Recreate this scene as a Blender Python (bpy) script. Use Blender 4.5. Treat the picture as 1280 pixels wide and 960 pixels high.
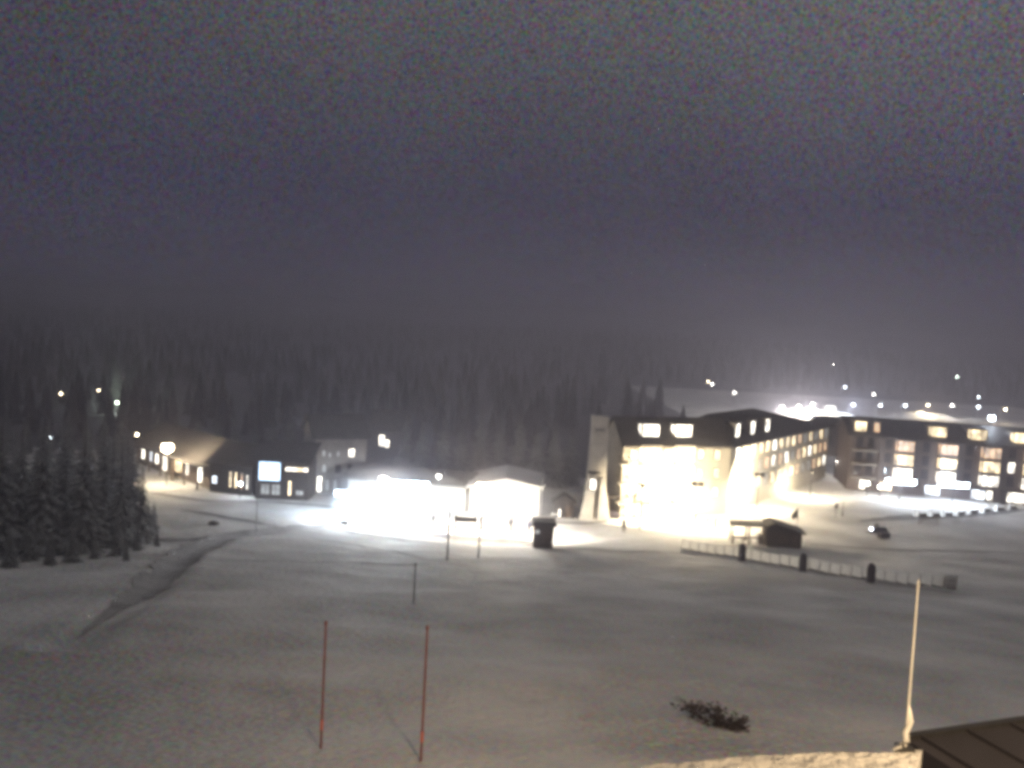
import bpy, bmesh, math, random
from mathutils import Vector, Matrix, noise

random.seed(7)
scn = bpy.context.scene
for o in list(bpy.data.objects):
    bpy.data.objects.remove(o)
COL = scn.collection

# ------------------------------------------------------------------ camera
PITCH, ROLL, FPX, CAMZ = math.radians(3.9), math.radians(3.2), 1000.0, 26.0
cam = bpy.data.cameras.new('camera')
cam.sensor_width = 36.0
cam.lens = 36.0 * FPX / 1280.0
cam.clip_start, cam.clip_end = 0.05, 9000.0
cam_ob = bpy.data.objects.new('camera', cam)
COL.objects.link(cam_ob)
fwd = Vector((0, math.cos(PITCH), -math.sin(PITCH)))
upv = Vector((0, math.sin(PITCH), math.cos(PITCH)))
rgt = Vector((1, 0, 0))
cx = rgt * math.cos(ROLL) + upv * math.sin(ROLL)
cy = -rgt * math.sin(ROLL) + upv * math.cos(ROLL)
m = Matrix((cx, cy, -fwd)).transposed().to_4x4()
m.translation = (0, 0, CAMZ)
cam_ob.matrix_world = m
scn.camera = cam_ob

# ------------------------------------------------------------------ world: overcast night sky
W = bpy.data.worlds.new('World')
scn.world = W
W.use_nodes = True
nt = W.node_tree
for n in list(nt.nodes):
    nt.nodes.remove(n)
N = nt.nodes.new
L = nt.links.new
out = N('ShaderNodeOutputWorld')
SUN_EL, SUN_ROT = math.radians(2), math.radians(140)
sky = N('ShaderNodeTexSky')
sky.sky_type = 'NISHITA'
sky.sun_disc = False
sky.sun_elevation = SUN_EL
sky.sun_rotation = SUN_ROT
bg1 = N('ShaderNodeBackground')
bg1.inputs['Strength'].default_value = 0.0015
L(sky.outputs[0], bg1.inputs['Color'])
# low cloud deck, faintly lit by the resort: greyer overhead, violet towards the horizon
tc = N('ShaderNodeTexCoord')
sp = N('ShaderNodeSeparateXYZ')
L(tc.outputs['Generated'], sp.inputs[0])
ramp = N('ShaderNodeValToRGB')
els = ramp.color_ramp.elements
els[0].position, els[0].color = 0.0, (0.047, 0.043, 0.080, 1)
els[1].position, els[1].color = 0.75, (0.135, 0.133, 0.128, 1)
e = els.new(0.16); e.color = (0.044, 0.041, 0.074, 1)
e = els.new(0.42); e.color = (0.100, 0.099, 0.104, 1)
L(sp.outputs['Z'], ramp.inputs[0])
nz = N('ShaderNodeTexNoise')
nz.inputs['Scale'].default_value = 2.2
nz.inputs['Detail'].default_value = 5
L(tc.outputs['Generated'], nz.inputs['Vector'])
mr = N('ShaderNodeMapRange')
mr.inputs[1].default_value, mr.inputs[2].default_value = 0.3, 0.7
mr.inputs[3].default_value, mr.inputs[4].default_value = 0.86, 1.14
L(nz.outputs['Fac'], mr.inputs[0])
gx = N('ShaderNodeMapRange')
gx.inputs[1].default_value, gx.inputs[2].default_value = -0.6, 0.7
gx.inputs[3].default_value, gx.inputs[4].default_value = 0.72, 1.55
L(sp.outputs['X'], gx.inputs[0])
gzc = N('ShaderNodeMapRange')
gzc.inputs[1].default_value, gzc.inputs[2].default_value = 0.10, 0.36
L(sp.outputs['Z'], gzc.inputs[0])
gm = N('ShaderNodeMix'); gm.data_type = 'FLOAT'
gm.inputs[2].default_value = 0.98
L(gzc.outputs[0], gm.inputs[0]); L(gx.outputs[0], gm.inputs[3])
mm = N('ShaderNodeMath'); mm.operation = 'MULTIPLY'
L(mr.outputs[0], mm.inputs[0]); L(gm.outputs[0], mm.inputs[1])
# fine colour mottling added over the sky as camera grain
nf = N('ShaderNodeTexNoise')
nf.inputs['Scale'].default_value = 330
nf.inputs['Detail'].default_value = 2
L(tc.outputs['Generated'], nf.inputs['Vector'])
ns = N('ShaderNodeMix'); ns.data_type = 'RGBA'; ns.blend_type = 'MIX'
ns.clamp_factor = False
ns.inputs[0].default_value = 1.9
ns.inputs[6].default_value = (0.5, 0.5, 0.5, 1)
L(nf.outputs['Color'], ns.inputs[7])
nm2 = N('ShaderNodeMix'); nm2.data_type = 'RGBA'; nm2.blend_type = 'MULTIPLY'
nm2.inputs[0].default_value = 1.0
L(ramp.outputs[0], nm2.inputs[6]); L(ns.outputs[2], nm2.inputs[7])
m2 = N('ShaderNodeMath'); m2.operation = 'MULTIPLY'; m2.inputs[1].default_value = 2.0
L(mm.outputs[0], m2.inputs[0])
bg2 = N('ShaderNodeBackground')
L(nm2.outputs[2], bg2.inputs['Color'])
L(m2.outputs[0], bg2.inputs['Strength'])
add = N('ShaderNodeAddShader')
L(bg1.outputs[0], add.inputs[0])
L(bg2.outputs[0], add.inputs[1])
L(add.outputs[0], out.inputs['Surface'])

# ------------------------------------------------------------------ dim night light through the clouds
sun = bpy.data.lights.new('moonlight', 'SUN')
sun.energy = 0.03
sun.angle = math.radians(20)
sun.color = (1.0, 0.95, 0.9)
sun_ob = bpy.data.objects.new('moonlight', sun)
COL.objects.link(sun_ob)
sun_ob.rotation_euler = (math.radians(50), 0, math.radians(40))

# ------------------------------------------------------------------ exposure and film
vs = scn.view_settings
vs.view_transform = 'Standard'
vs.look = 'None'
vs.exposure = 0.0
vs.gamma = 1.0
vs.use_curve_mapping = False
scn.cycles.use_denoising = True
scn.cycles.pixel_filter_type = 'BLACKMAN_HARRIS'
scn.cycles.filter_width = 4.2
scn.cycles.max_bounces = 4
scn.cycles.diffuse_bounces = 2
scn.cycles.glossy_bounces = 1
scn.cycles.volume_bounces = 0
scn.cycles.sample_clamp_indirect = 1.0
scn.cycles.sample_clamp_direct = 40.0
scn.cycles.use_adaptive_sampling = False
scn.render.dither_intensity = 2.0

# ================================================================== helpers
def ray(px, py):
    """direction through a point of the 1280x960 picture"""
    u, v = (px - 640) / FPX, (480 - py) / FPX
    return cx * u + cy * v + fwd

def base_z(y):
    k = 9.0
    t = (92 - y) / k
    z = 0.2 * k * (math.log1p(math.exp(-abs(t))) + max(t, 0))
    return z

CARVE = []   # trodden paths: (polyline, half width)
def carve(x, y):
    dz = 0.0
    for pl, x0, x1, y0, y1, w, dep in CARVE:
        if x < x0 or x > x1 or y < y0 or y > y1:
            continue
        best = 1e9
        for (ax, ay), (bx, by) in zip(pl, pl[1:]):
            ux, uy = bx - ax, by - ay
            l2 = ux * ux + uy * uy
            t = max(0.0, min(1.0, ((x - ax) * ux + (y - ay) * uy) / l2)) if l2 else 0.0
            best = min(best, math.hypot(x - ax - ux * t, y - ay - uy * t))
        dz += -dep * math.exp(-(best / w) ** 2) + 0.45 * dep * math.exp(-((best - 1.45 * w) / (0.35 * w)) ** 2)
    return dz
PIT = (7.6, 25.4)
def gz(x, y):
    """height of the ground"""
    z = base_z(y)
    d = math.hypot(x, y)
    if y > 380:
        z += 24.0 * (1 - math.cos(math.pi * min(1.0, (y - 380) / 820.0))) / 2
    if d < 360:
        amp = max(0.0, min(1.0, (y - 6) / 20.0))
        flat = 1.0 if y < 98 else 0.35
        z += amp * flat * (0.42 * noise.noise((x * 0.05, y * 0.05, 3.1)) + 0.20 * noise.noise((x * 0.17, y * 0.22, 8.2)) + 0.12 * noise.noise((x * 0.4, y * 0.6, 1.7)))
        if y < 112:
            z += carve(x, y)
    elif y > 600:
        z += 7 * noise.noise((x * 0.003, y * 0.003, 5.0)) * min(1.0, (y - 600) / 400.0)
    return z

def hit(px, py, z0=None):
    """where the line of sight meets the ground (or the level z0)"""
    d = ray(px, py)
    t = 1.0
    if z0 is not None:
        t = (z0 - CAMZ) / d.z
        return Vector((d.x * t, d.y * t, z0))
    while t < 4000:
        p = d * t
        if CAMZ + p.z <= gz(p.x, p.y):
            break
        t += 0.05 if t < 200 else 1.0
    p = d * t
    return Vector((p.x, p.y, gz(p.x, p.y)))

for pix, w, dep in (([(80, 812), (130, 772), (179, 745), (240, 690), (285, 671), (344, 664), (405, 656), (430, 655)], 1.1, 0.38),
                    ([(432, 651), (480, 660), (530, 668), (580, 675), (640, 678), (668, 681)], 1.0, 0.35)):
    pl = [tuple(hit(*p).xy) for p in pix]
    xs_, ys_ = [p[0] for p in pl], [p[1] for p in pl]
    NEW = (pl, min(xs_) - 5, max(xs_) + 5, min(ys_) - 5, max(ys_) + 5, w, dep)
    PENDING = globals().setdefault('PENDING', [])
    PENDING.append(NEW)
CARVE.extend(PENDING)

def on_ground(x, y):
    return Vector((x, y, gz(x, y)))

# ------------------------------------------------------------------ materials
MATS = {}
def mat(name, col, rough=0.7, metal=0.0, var=0.25, scale=3.0, bump=0.0, bscale=20.0, emit=None, estr=0.0, sample=True, col2=None, stretch=None, alpha=None):
    if name in MATS:
        return MATS[name]
    M = bpy.data.materials.new(name)
    M.use_nodes = True
    t = M.node_tree
    b = t.nodes['Principled BSDF']
    b.inputs['Roughness'].default_value = rough
    b.inputs['Metallic'].default_value = metal
    tx = t.nodes.new('ShaderNodeTexCoord')
    vec = tx.outputs['Object']
    if stretch:
        mp = t.nodes.new('ShaderNodeMapping')
        mp.inputs['Scale'].default_value = stretch
        t.links.new(vec, mp.inputs['Vector'])
        vec = mp.outputs[0]
    n1 = t.nodes.new('ShaderNodeTexNoise')
    n1.inputs['Scale'].default_value = scale
    n1.inputs['Detail'].default_value = 6
    t.links.new(vec, n1.inputs['Vector'])
    r = t.nodes.new('ShaderNodeValToRGB')
    c2 = col2 or tuple(c * (1 - var) for c in col)
    c1 = tuple(min(1, c * (1 + var * 0.5)) for c in col)
    r.color_ramp.elements[0].position, r.color_ramp.elements[0].color = 0.35, (*c2, 1)
    r.color_ramp.elements[1].position, r.color_ramp.elements[1].color = 0.65, (*c1, 1)
    t.links.new(n1.outputs['Fac'], r.inputs[0])
    t.links.new(r.outputs[0], b.inputs['Base Color'])
    if bump:
        n2 = t.nodes.new('ShaderNodeTexNoise')
        n2.inputs['Scale'].default_value = bscale
        n2.inputs['Detail'].default_value = 4
        t.links.new(vec, n2.inputs['Vector'])
        bp = t.nodes.new('ShaderNodeBump')
        bp.inputs['Strength'].default_value = bump
        bp.inputs['Distance'].default_value = 0.15
        t.links.new(n2.outputs['Fac'], bp.inputs['Height'])
        t.links.new(bp.outputs[0], b.inputs['Normal'])
    if emit:
        b.inputs['Emission Color'].default_value = (*emit, 1)
        b.inputs['Emission Strength'].default_value = estr
    if not sample:
        M.cycles.emission_sampling = 'NONE'
    MATS[name] = M
    return M

ICE = (0.66, 0.84, 1.0)
WARM, COOL, NEUT = (1.0, 0.83, 0.55), (0.80, 0.90, 1.0), (1.0, 0.95, 0.86)
mat('snow', (0.74, 0.725, 0.725), 0.75, var=0.30, scale=0.12, bump=1.0, bscale=2.6)
def snow_laden(name, amt, lo, hi):
    t = MATS[name].node_tree
    b = t.nodes['Principled BSDF']
    src = b.inputs['Base Color'].links[0].from_socket
    g = t.nodes.new('ShaderNodeNewGeometry')
    sx = t.nodes.new('ShaderNodeSeparateXYZ'); t.links.new(g.outputs['True Normal'], sx.inputs[0])
    ab = t.nodes.new('ShaderNodeMath'); ab.operation = 'ABSOLUTE'; t.links.new(sx.outputs['Z'], ab.inputs[0])
    tx = t.nodes.new('ShaderNodeTexCoord')
    n = t.nodes.new('ShaderNodeTexNoise'); n.inputs['Scale'].default_value = 1.7; n.inputs['Detail'].default_value = 5
    t.links.new(tx.outputs['Object'], n.inputs['Vector'])
    ad = t.nodes.new('ShaderNodeMath'); ad.operation = 'ADD'; t.links.new(ab.outputs[0], ad.inputs[0]); t.links.new(n.outputs['Fac'], ad.inputs[1])
    mr_ = t.nodes.new('ShaderNodeMapRange'); mr_.inputs[1].default_value = lo; mr_.inputs[2].default_value = hi; mr_.inputs[4].default_value = amt
    t.links.new(ad.outputs[0], mr_.inputs[0])
    mx = t.nodes.new('ShaderNodeMix'); mx.data_type = 'RGBA'; mx.inputs[7].default_value = (0.70, 0.70, 0.74, 1)
    t.links.new(mr_.outputs[0], mx.inputs[0]); t.links.new(src, mx.inputs[6]); t.links.new(mx.outputs[2], b.inputs['Base Color'])
def add_grain(name, scale, amt):
    t = MATS[name].node_tree
    b = t.nodes['Principled BSDF']
    src = b.inputs['Base Color'].links[0].from_socket
    tx = t.nodes.new('ShaderNodeTexCoord')
    n = t.nodes.new('ShaderNodeTexNoise'); n.inputs['Scale'].default_value = scale; n.inputs['Detail'].default_value = 7; n.inputs['Roughness'].default_value = 0.7
    t.links.new(tx.outputs['Object'], n.inputs['Vector'])
    mx = t.nodes.new('ShaderNodeMix'); mx.data_type = 'RGBA'; mx.blend_type = 'OVERLAY'
    mx.inputs[0].default_value = amt
    ct = t.nodes.new('ShaderNodeMix'); ct.data_type = 'RGBA'; ct.clamp_factor = False
    ct.inputs[0].default_value = 1.9; ct.inputs[6].default_value = (0.5, 0.5, 0.5, 1)
    t.links.new(n.outputs['Color'], ct.inputs[7])
    t.links.new(src, mx.inputs[6]); t.links.new(ct.outputs[2], mx.inputs[7])
    t.links.new(mx.outputs[2], b.inputs['Base Color'])
add_grain('snow', 5.0, 1.0)
mat('roof_snow', (0.74, 0.73, 0.72), 0.75, var=0.2, scale=1.5, bump=0.8, bscale=9.0)
mat('dirty_shaded_snow', (0.24, 0.23, 0.24), 0.9, var=0.3, scale=0.6, bump=0.5, bscale=5.0)  # dirt tone that also paints shadowed track edges and shade bands
mat('worn_shaded_snow', (0.36, 0.35, 0.36), 0.9, var=0.25, scale=0.6, bump=0.5, bscale=5.0)  # worn tone, darkened too for the shadowed edges of the path
mat('packed_snow', (0.66, 0.655, 0.655), 0.8, var=0.3, scale=0.3, bump=0.4, bscale=4.0)
mat('roof_dark', (0.055, 0.048, 0.045), 0.7, var=0.4, scale=1.0)
mat('roof_metal', (0.10, 0.095, 0.09), 0.55, var=0.3, scale=0.8)
mat('wall_cream', (0.62, 0.58, 0.50), 0.85, var=0.12, scale=0.5)
mat('wall_grey', (0.30, 0.28, 0.27), 0.85, var=0.2, scale=0.6)
mat('wall_brown', (0.15, 0.12, 0.105), 0.8, var=0.3, scale=2.0, stretch=(1, 1, 6))
mat('wall_white', (0.78, 0.77, 0.74), 0.85, var=0.08, scale=0.5)
mat('wall_dark', (0.05, 0.042, 0.04), 0.85, var=0.35, scale=2.0, stretch=(1, 1, 5))
mat('concrete', (0.72, 0.68, 0.62), 0.85, var=0.2, scale=0.7, bump=0.2)
mat('timber', (0.10, 0.07, 0.05), 0.8, var=0.4, scale=4.0, stretch=(1, 1, 0.2))
mat('steel', (0.22, 0.22, 0.23), 0.5, 0.6, var=0.2)
mat('dark_steel', (0.06, 0.06, 0.065), 0.5, 0.5, var=0.2)
mat('red_paint', (0.30, 0.12, 0.12), 0.6, var=0.3)
mat('reflector', (0.70, 0.20, 0.14), 0.4, var=0.1)
mat('white_plastic', (0.74, 0.74, 0.74), 0.5, var=0.12)
def translucent(name, col, f):
    M = mat(name, col, 0.5, var=0.12)
    t = M.node_tree
    b = t.nodes['Principled BSDF']
    tr = t.nodes.new('ShaderNodeBsdfTranslucent')
    tr.inputs['Color'].default_value = (*col, 1)
    mx = t.nodes.new('ShaderNodeMixShader')
    mx.inputs[0].default_value = f
    t.links.new(b.outputs[0], mx.inputs[1]); t.links.new(tr.outputs[0], mx.inputs[2])
    t.links.new(mx.outputs[0], t.nodes['Material Output'].inputs['Surface'])
translucent('milky_plastic', (0.94, 0.94, 0.94), 0.85)
mat('dark_pad', (0.05, 0.042, 0.06), 0.7, var=0.3)
mat('dark_cloth', (0.035, 0.035, 0.045), 0.9, var=0.3, scale=8)
mat('red_cloth', (0.22, 0.04, 0.04), 0.9, var=0.3, scale=8)
mat('blue_cloth', (0.05, 0.06, 0.14), 0.9, var=0.3, scale=8)
mat('skin', (0.45, 0.30, 0.24), 0.6, var=0.1)
mat('hair', (0.04, 0.03, 0.025), 0.8, var=0.2)
mat('bark', (0.07, 0.05, 0.04), 0.95, var=0.4, scale=6, stretch=(1, 1, 0.3))
mat('shrub_leaf', (0.06, 0.045, 0.045), 0.9, var=0.4, scale=6)
mat('needles', (0.10, 0.105, 0.10), 0.9, var=0.4, scale=1.5)
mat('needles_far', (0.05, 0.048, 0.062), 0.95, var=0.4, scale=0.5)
snow_laden('needles', 0.28, 0.95, 1.35)
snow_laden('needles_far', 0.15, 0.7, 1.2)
mat('forest_floor', (0.12, 0.115, 0.14), 0.95, var=0.4, scale=0.02)
mat('ice', (0.85, 0.85, 0.84), 0.35, var=0.08)
mat('shed_wood', (0.075, 0.055, 0.045), 0.85, var=0.35, scale=3, stretch=(1, 1, 5))
mat('rock', (0.10, 0.09, 0.085), 0.9, var=0.4, scale=2, bump=0.5)
mat('dark_glass', (0.03, 0.035, 0.04), 0.15, var=0.1)
mat('black_plastic', (0.03, 0.03, 0.032), 0.4, var=0.2)
mat('rubber', (0.02, 0.02, 0.02), 0.9, var=0.2)
mat('sled_paint', (0.05, 0.05, 0.09), 0.35, var=0.2)
mat('shadow_dark', (0.024, 0.022, 0.03), 0.9, var=0.3, scale=1.0)  # near-black of the roof plane that stands for a shadow
mat('lit_warm', (0.8, 0.8, 0.8), emit=(1.0, 0.78, 0.46), estr=2.6, sample=False)
mat('lit_orange', (0.8, 0.8, 0.8), emit=(1.0, 0.62, 0.34), estr=1.35, sample=False)
mat('lit_white', (0.8, 0.8, 0.8), emit=(1.0, 0.93, 0.80), estr=4.0, sample=False)
mat('lit_cool', (0.8, 0.8, 0.8), emit=(0.82, 0.90, 1.0), estr=3.5, sample=False)
mat('lit_dim', (0.5, 0.5, 0.5), emit=(0.9, 0.95, 0.95), estr=0.35, sample=False)
mat('lit_sign', (0.8, 0.8, 0.8), emit=(0.50, 0.72, 1.0), estr=3.2)
for k_ in ('lit_warm', 'lit_orange', 'lit_white', 'lit_cool', 'lit_dim'):
    # curtains and furniture: uneven brightness behind the glass
    t_ = MATS[k_].node_tree
    b_ = t_.nodes['Principled BSDF']
    tx_ = t_.nodes.new('ShaderNodeTexCoord')
    n_ = t_.nodes.new('ShaderNodeTexNoise'); n_.inputs['Scale'].default_value = 0.9; n_.inputs['Detail'].default_value = 3
    t_.links.new(tx_.outputs['Object'], n_.inputs['Vector'])
    r_ = t_.nodes.new('ShaderNodeMapRange')
    e_ = b_.inputs['Emission Strength'].default_value
    r_.inputs[1].default_value, r_.inputs[2].default_value = 0.36, 0.62
    r_.inputs[3].default_value, r_.inputs[4].default_value = e_ * 0.25, e_ * 1.3
    t_.links.new(n_.outputs['Fac'], r_.inputs[0])
    t_.links.new(r_.outputs[0], b_.inputs['Emission Strength'])
def lens_mat(color, s):
    k = 'lens_%d_%d' % (int(color[2] * 100), s)
    return mat(k, (0.8, 0.8, 0.8), emit=color, estr=float(s), sample=False)

# ------------------------------------------------------------------ mesh collector
class MB:
    def __init__(self, T=None):
        self.bm = bmesh.new()
        self.T = T or Matrix.Identity(4)
    def _v(self, co, X=None):
        v = Vector(co)
        if X is not None:
            v = X @ v
        return self.bm.verts.new(self.T @ v)
    def box(self, x0, x1, y0, y1, z0, z1, X=None):
        vs = [self._v((x, y, z), X) for z in (z0, z1) for y in (y0, y1) for x in (x0, x1)]
        for f in ((0, 2, 3, 1), (4, 5, 7, 6), (0, 1, 5, 4), (2, 6, 7, 3), (0, 4, 6, 2), (1, 3, 7, 5)):
            self.bm.faces.new([vs[i] for i in f])
        return self
    def poly_prism(self, pts, axis, a, b):
        """2-D outline pushed along an axis: 'x' uses (y,z), 'y' uses (x,z), 'z' uses (x,y)"""
        def mk(p, s):
            return {'x': (s, p[0], p[1]), 'y': (p[0], s, p[1]), 'z': (p[0], p[1], s)}[axis]
        A = [self._v(mk(p, a)) for p in pts]
        B = [self._v(mk(p, b)) for p in pts]
        n = len(pts)
        self.bm.faces.new(A[::-1])
        self.bm.faces.new(B)
        for i in range(n):
            self.bm.faces.new((A[i], A[(i + 1) % n], B[(i + 1) % n], B[i]))
        return self
    def tube(self, pts, radii, seg=8, cap=True):
        pts = [Vector(p) for p in pts]
        if not hasattr(radii, '__len__'):
            radii = [radii] * len(pts)
        rings = []
        for i, p in enumerate(pts):
            d = (pts[min(i + 1, len(pts) - 1)] - pts[max(i - 1, 0)]).normalized()
            a = d.orthogonal().normalized()
            if abs(d.z) > 0.9:
                a = (Vector((1, 0, 0)) - d * d.x).normalized()
            b = d.cross(a)
            rings.append([self._v(p + (a * math.cos(t) + b * math.sin(t)) * radii[i]) for t in [2 * math.pi * k / seg for k in range(seg)]])
        for r0, r1 in zip(rings, rings[1:]):
            for k in range(seg):
                self.bm.faces.new((r0[k], r0[(k + 1) % seg], r1[(k + 1) % seg], r1[k]))
        if cap:
            self.bm.faces.new(rings[0][::-1])
            self.bm.faces.new(rings[-1])
        return self
    def lathe(self, prof, seg=12, c=(0, 0, 0)):
        rings = [[self._v((c[0] + r * math.cos(2 * math.pi * k / seg), c[1] + r * math.sin(2 * math.pi * k / seg), c[2] + z)) for k in range(seg)] for r, z in prof]
        for r0, r1 in zip(rings, rings[1:]):
            for k in range(seg):
                self.bm.faces.new((r0[k], r0[(k + 1) % seg], r1[(k + 1) % seg], r1[k]))
        self.bm.faces.new(rings[0][::-1])
        self.bm.faces.new(rings[-1])
        return self
    def ball(self, c, r, sx=1, sy=1, sz=1, sub=2):
        X = Matrix.Translation(c) @ Matrix.Diagonal((r * sx, r * sy, r * sz, 1))
        bmesh.ops.create_icosphere(self.bm, subdivisions=sub, radius=1.0, matrix=self.T @ X)
        return self
    def face(self, pts):
        self.bm.faces.new([self._v(p) for p in pts])
        return self
    def build(self, name, material, parent=None, smooth=False, bevel=0.0):
        if bevel:
            bmesh.ops.bevel(self.bm, geom=list(self.bm.edges), offset=bevel, segments=2, profile=0.6, affect='EDGES', clamp_overlap=True)
        bmesh.ops.recalc_face_normals(self.bm, faces=list(self.bm.faces))
        me = bpy.data.meshes.new(name)
        self.bm.to_mesh(me)
        self.bm.free()
        if smooth:
            for p in me.polygons:
                p.use_smooth = True
        me.materials.append(MATS[material] if isinstance(material, str) else material)
        o = bpy.data.objects.new(name, me)
        COL.objects.link(o)
        if parent is not None:
            o.parent = parent
        return o

def tag(o, label=None, cat=None, group=None, kind=None):
    if label: o['label'] = label
    if cat: o['category'] = cat
    if group: o['group'] = group
    if kind: o['kind'] = kind
    return o

def thing(name, loc, label, cat, group=None, rz=0.0):
    o = bpy.data.objects.new(name, None)
    o.empty_display_size = 0.3
    COL.objects.link(o)
    o.location = loc
    o.rotation_euler = (0, 0, rz)
    return tag(o, label, cat, group)

def copy_tree(o, parent=None):
    c = o.copy()
    COL.objects.link(c)
    if parent is not None:
        c.parent = parent
    for ch in list(o.children):
        copy_tree(ch, c)
    return c

def light_in(parent, loc, power, color, radius=0.15, kind='POINT', aim=None, spot=None, blend=0.6):
    l = bpy.data.lights.new('lamp_light', kind)
    l.energy = power
    l.color = color
    l.shadow_soft_size = radius
    if kind == 'SPOT':
        l.spot_size = math.radians(spot or 120)
        l.spot_blend = blend
    o = bpy.data.objects.new('lamp_light', l)
    COL.objects.link(o)
    o.parent = parent
    o.location = loc
    if aim is not None:
        o.rotation_euler = (Vector(aim)).to_track_quat('-Z', 'Y').to_euler()
    return o

def facade(p0, p1):
    """x along the facade from p0 to p1, y into the building, z up"""
    p0, p1 = Vector((p0[0], p0[1], 0)), Vector((p1[0], p1[1], 0))
    d = (p1 - p0)
    return math.atan2(d.y, d.x), d.length

# ================================================================== ground
def axis(parts):
    v = [parts[0][0]]
    for a, b, s in parts:
        n = max(1, int(round((b - a) / s)))
        v += [a + (b - a) * (i + 1) / n for i in range(n)]
    return v
xs = axis([(-1500, -400, 100), (-400, -90, 15), (-90, -16, 0.6), (-16, 20, 0.3), (20, 110, 0.9), (110, 400, 15), (400, 1500, 100)])
ys = axis([(-60, 6, 6), (6, 34, 0.3), (34, 130, 0.6), (130, 190, 2.5), (190, 420, 10), (420, 1300, 40)])
gv = [(x, y, gz(x, y)) for y in ys for x in xs]
nx = len(xs)
gf = [(j * nx + i, j * nx + i + 1, (j + 1) * nx + i + 1, (j + 1) * nx + i) for j in range(len(ys) - 1) for i in range(nx - 1)]
me = bpy.data.meshes.new('ground')
me.from_pydata(gv, [], gf)
for p in me.polygons:
    p.use_smooth = True
me.materials.append(MATS['snow'])
me.materials.append(MATS['forest_floor'])
for p in me.polygons:
    c = p.center
    if c.y > 430 or abs(c.x) > 260 or (c.y > 185 and c.x < 60) or (c.y > 143 and c.x < 20):
        p.material_index = 1
ground = bpy.data.objects.new('ground', me)
COL.objects.link(ground)
tag(ground, 'snow covered slope and valley floor rising into wooded hills', kind='structure')

def strip(name, pix, w0, w1, label, material='dirty_shaded_snow', lift=0.035, jit=0.12, wm=0.0):
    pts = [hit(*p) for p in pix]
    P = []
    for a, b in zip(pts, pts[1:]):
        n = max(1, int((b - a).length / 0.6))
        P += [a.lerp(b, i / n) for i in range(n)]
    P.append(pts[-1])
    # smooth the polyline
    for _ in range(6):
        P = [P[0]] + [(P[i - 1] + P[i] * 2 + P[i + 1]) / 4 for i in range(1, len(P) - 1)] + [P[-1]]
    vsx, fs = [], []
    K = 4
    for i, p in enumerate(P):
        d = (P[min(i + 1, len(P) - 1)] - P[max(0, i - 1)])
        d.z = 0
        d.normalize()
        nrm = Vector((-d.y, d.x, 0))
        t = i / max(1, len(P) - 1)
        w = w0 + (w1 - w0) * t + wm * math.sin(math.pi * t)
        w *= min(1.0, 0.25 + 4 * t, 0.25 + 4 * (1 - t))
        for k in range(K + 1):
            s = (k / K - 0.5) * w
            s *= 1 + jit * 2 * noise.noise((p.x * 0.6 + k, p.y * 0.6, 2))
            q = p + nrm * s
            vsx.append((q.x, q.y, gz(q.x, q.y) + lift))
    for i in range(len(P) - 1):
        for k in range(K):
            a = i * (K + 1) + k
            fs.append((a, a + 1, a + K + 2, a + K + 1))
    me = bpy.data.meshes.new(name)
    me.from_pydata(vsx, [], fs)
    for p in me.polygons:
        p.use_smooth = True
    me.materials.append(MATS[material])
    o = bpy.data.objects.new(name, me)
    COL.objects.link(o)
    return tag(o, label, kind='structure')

strip('path', [(96, 800), (130, 772), (179, 745), (240, 690), (285, 671), (344, 664), (405, 656), (430, 655)], 0.3, 1.3, 'broad trodden path curving up the snow slope', 'worn_shaded_snow', lift=0.08, jit=0.35, wm=2.0)
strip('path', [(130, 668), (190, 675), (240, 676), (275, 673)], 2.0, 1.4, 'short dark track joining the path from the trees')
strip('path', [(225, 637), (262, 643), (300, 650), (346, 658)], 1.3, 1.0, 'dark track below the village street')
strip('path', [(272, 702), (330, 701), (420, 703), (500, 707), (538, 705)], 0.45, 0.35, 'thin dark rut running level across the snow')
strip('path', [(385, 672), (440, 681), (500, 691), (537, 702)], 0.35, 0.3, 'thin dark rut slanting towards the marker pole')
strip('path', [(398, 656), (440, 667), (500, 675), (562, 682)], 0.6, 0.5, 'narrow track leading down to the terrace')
strip('path', [(432, 651), (480, 660), (530, 668), (580, 675), (640, 678), (668, 681)], 1.8, 2.2, 'wide trampled track with a painted shade band below the floodlit terrace', lift=0.08)  # dark colour also paints the shade band before the lodge
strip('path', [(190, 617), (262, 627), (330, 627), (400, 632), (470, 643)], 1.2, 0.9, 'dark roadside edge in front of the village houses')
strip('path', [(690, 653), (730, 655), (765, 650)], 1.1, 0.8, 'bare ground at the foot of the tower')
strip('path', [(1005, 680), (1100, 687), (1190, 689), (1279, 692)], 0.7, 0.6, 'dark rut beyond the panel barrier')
strip('path', [(852, 689), (930, 700), (1005, 712), (1090, 727), (1190, 742)], 0.5, 0.7, 'painted shadow line along the foot of the panel barrier')  # strip paints the shadow at the barrier's base
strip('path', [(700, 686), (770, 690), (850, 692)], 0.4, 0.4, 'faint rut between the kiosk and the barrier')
strip('path', [(1075, 652), (1140, 646), (1200, 644), (1279, 636)], 2.6, 3.4, 'dark roadside verge below the white rounded barriers')

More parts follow.
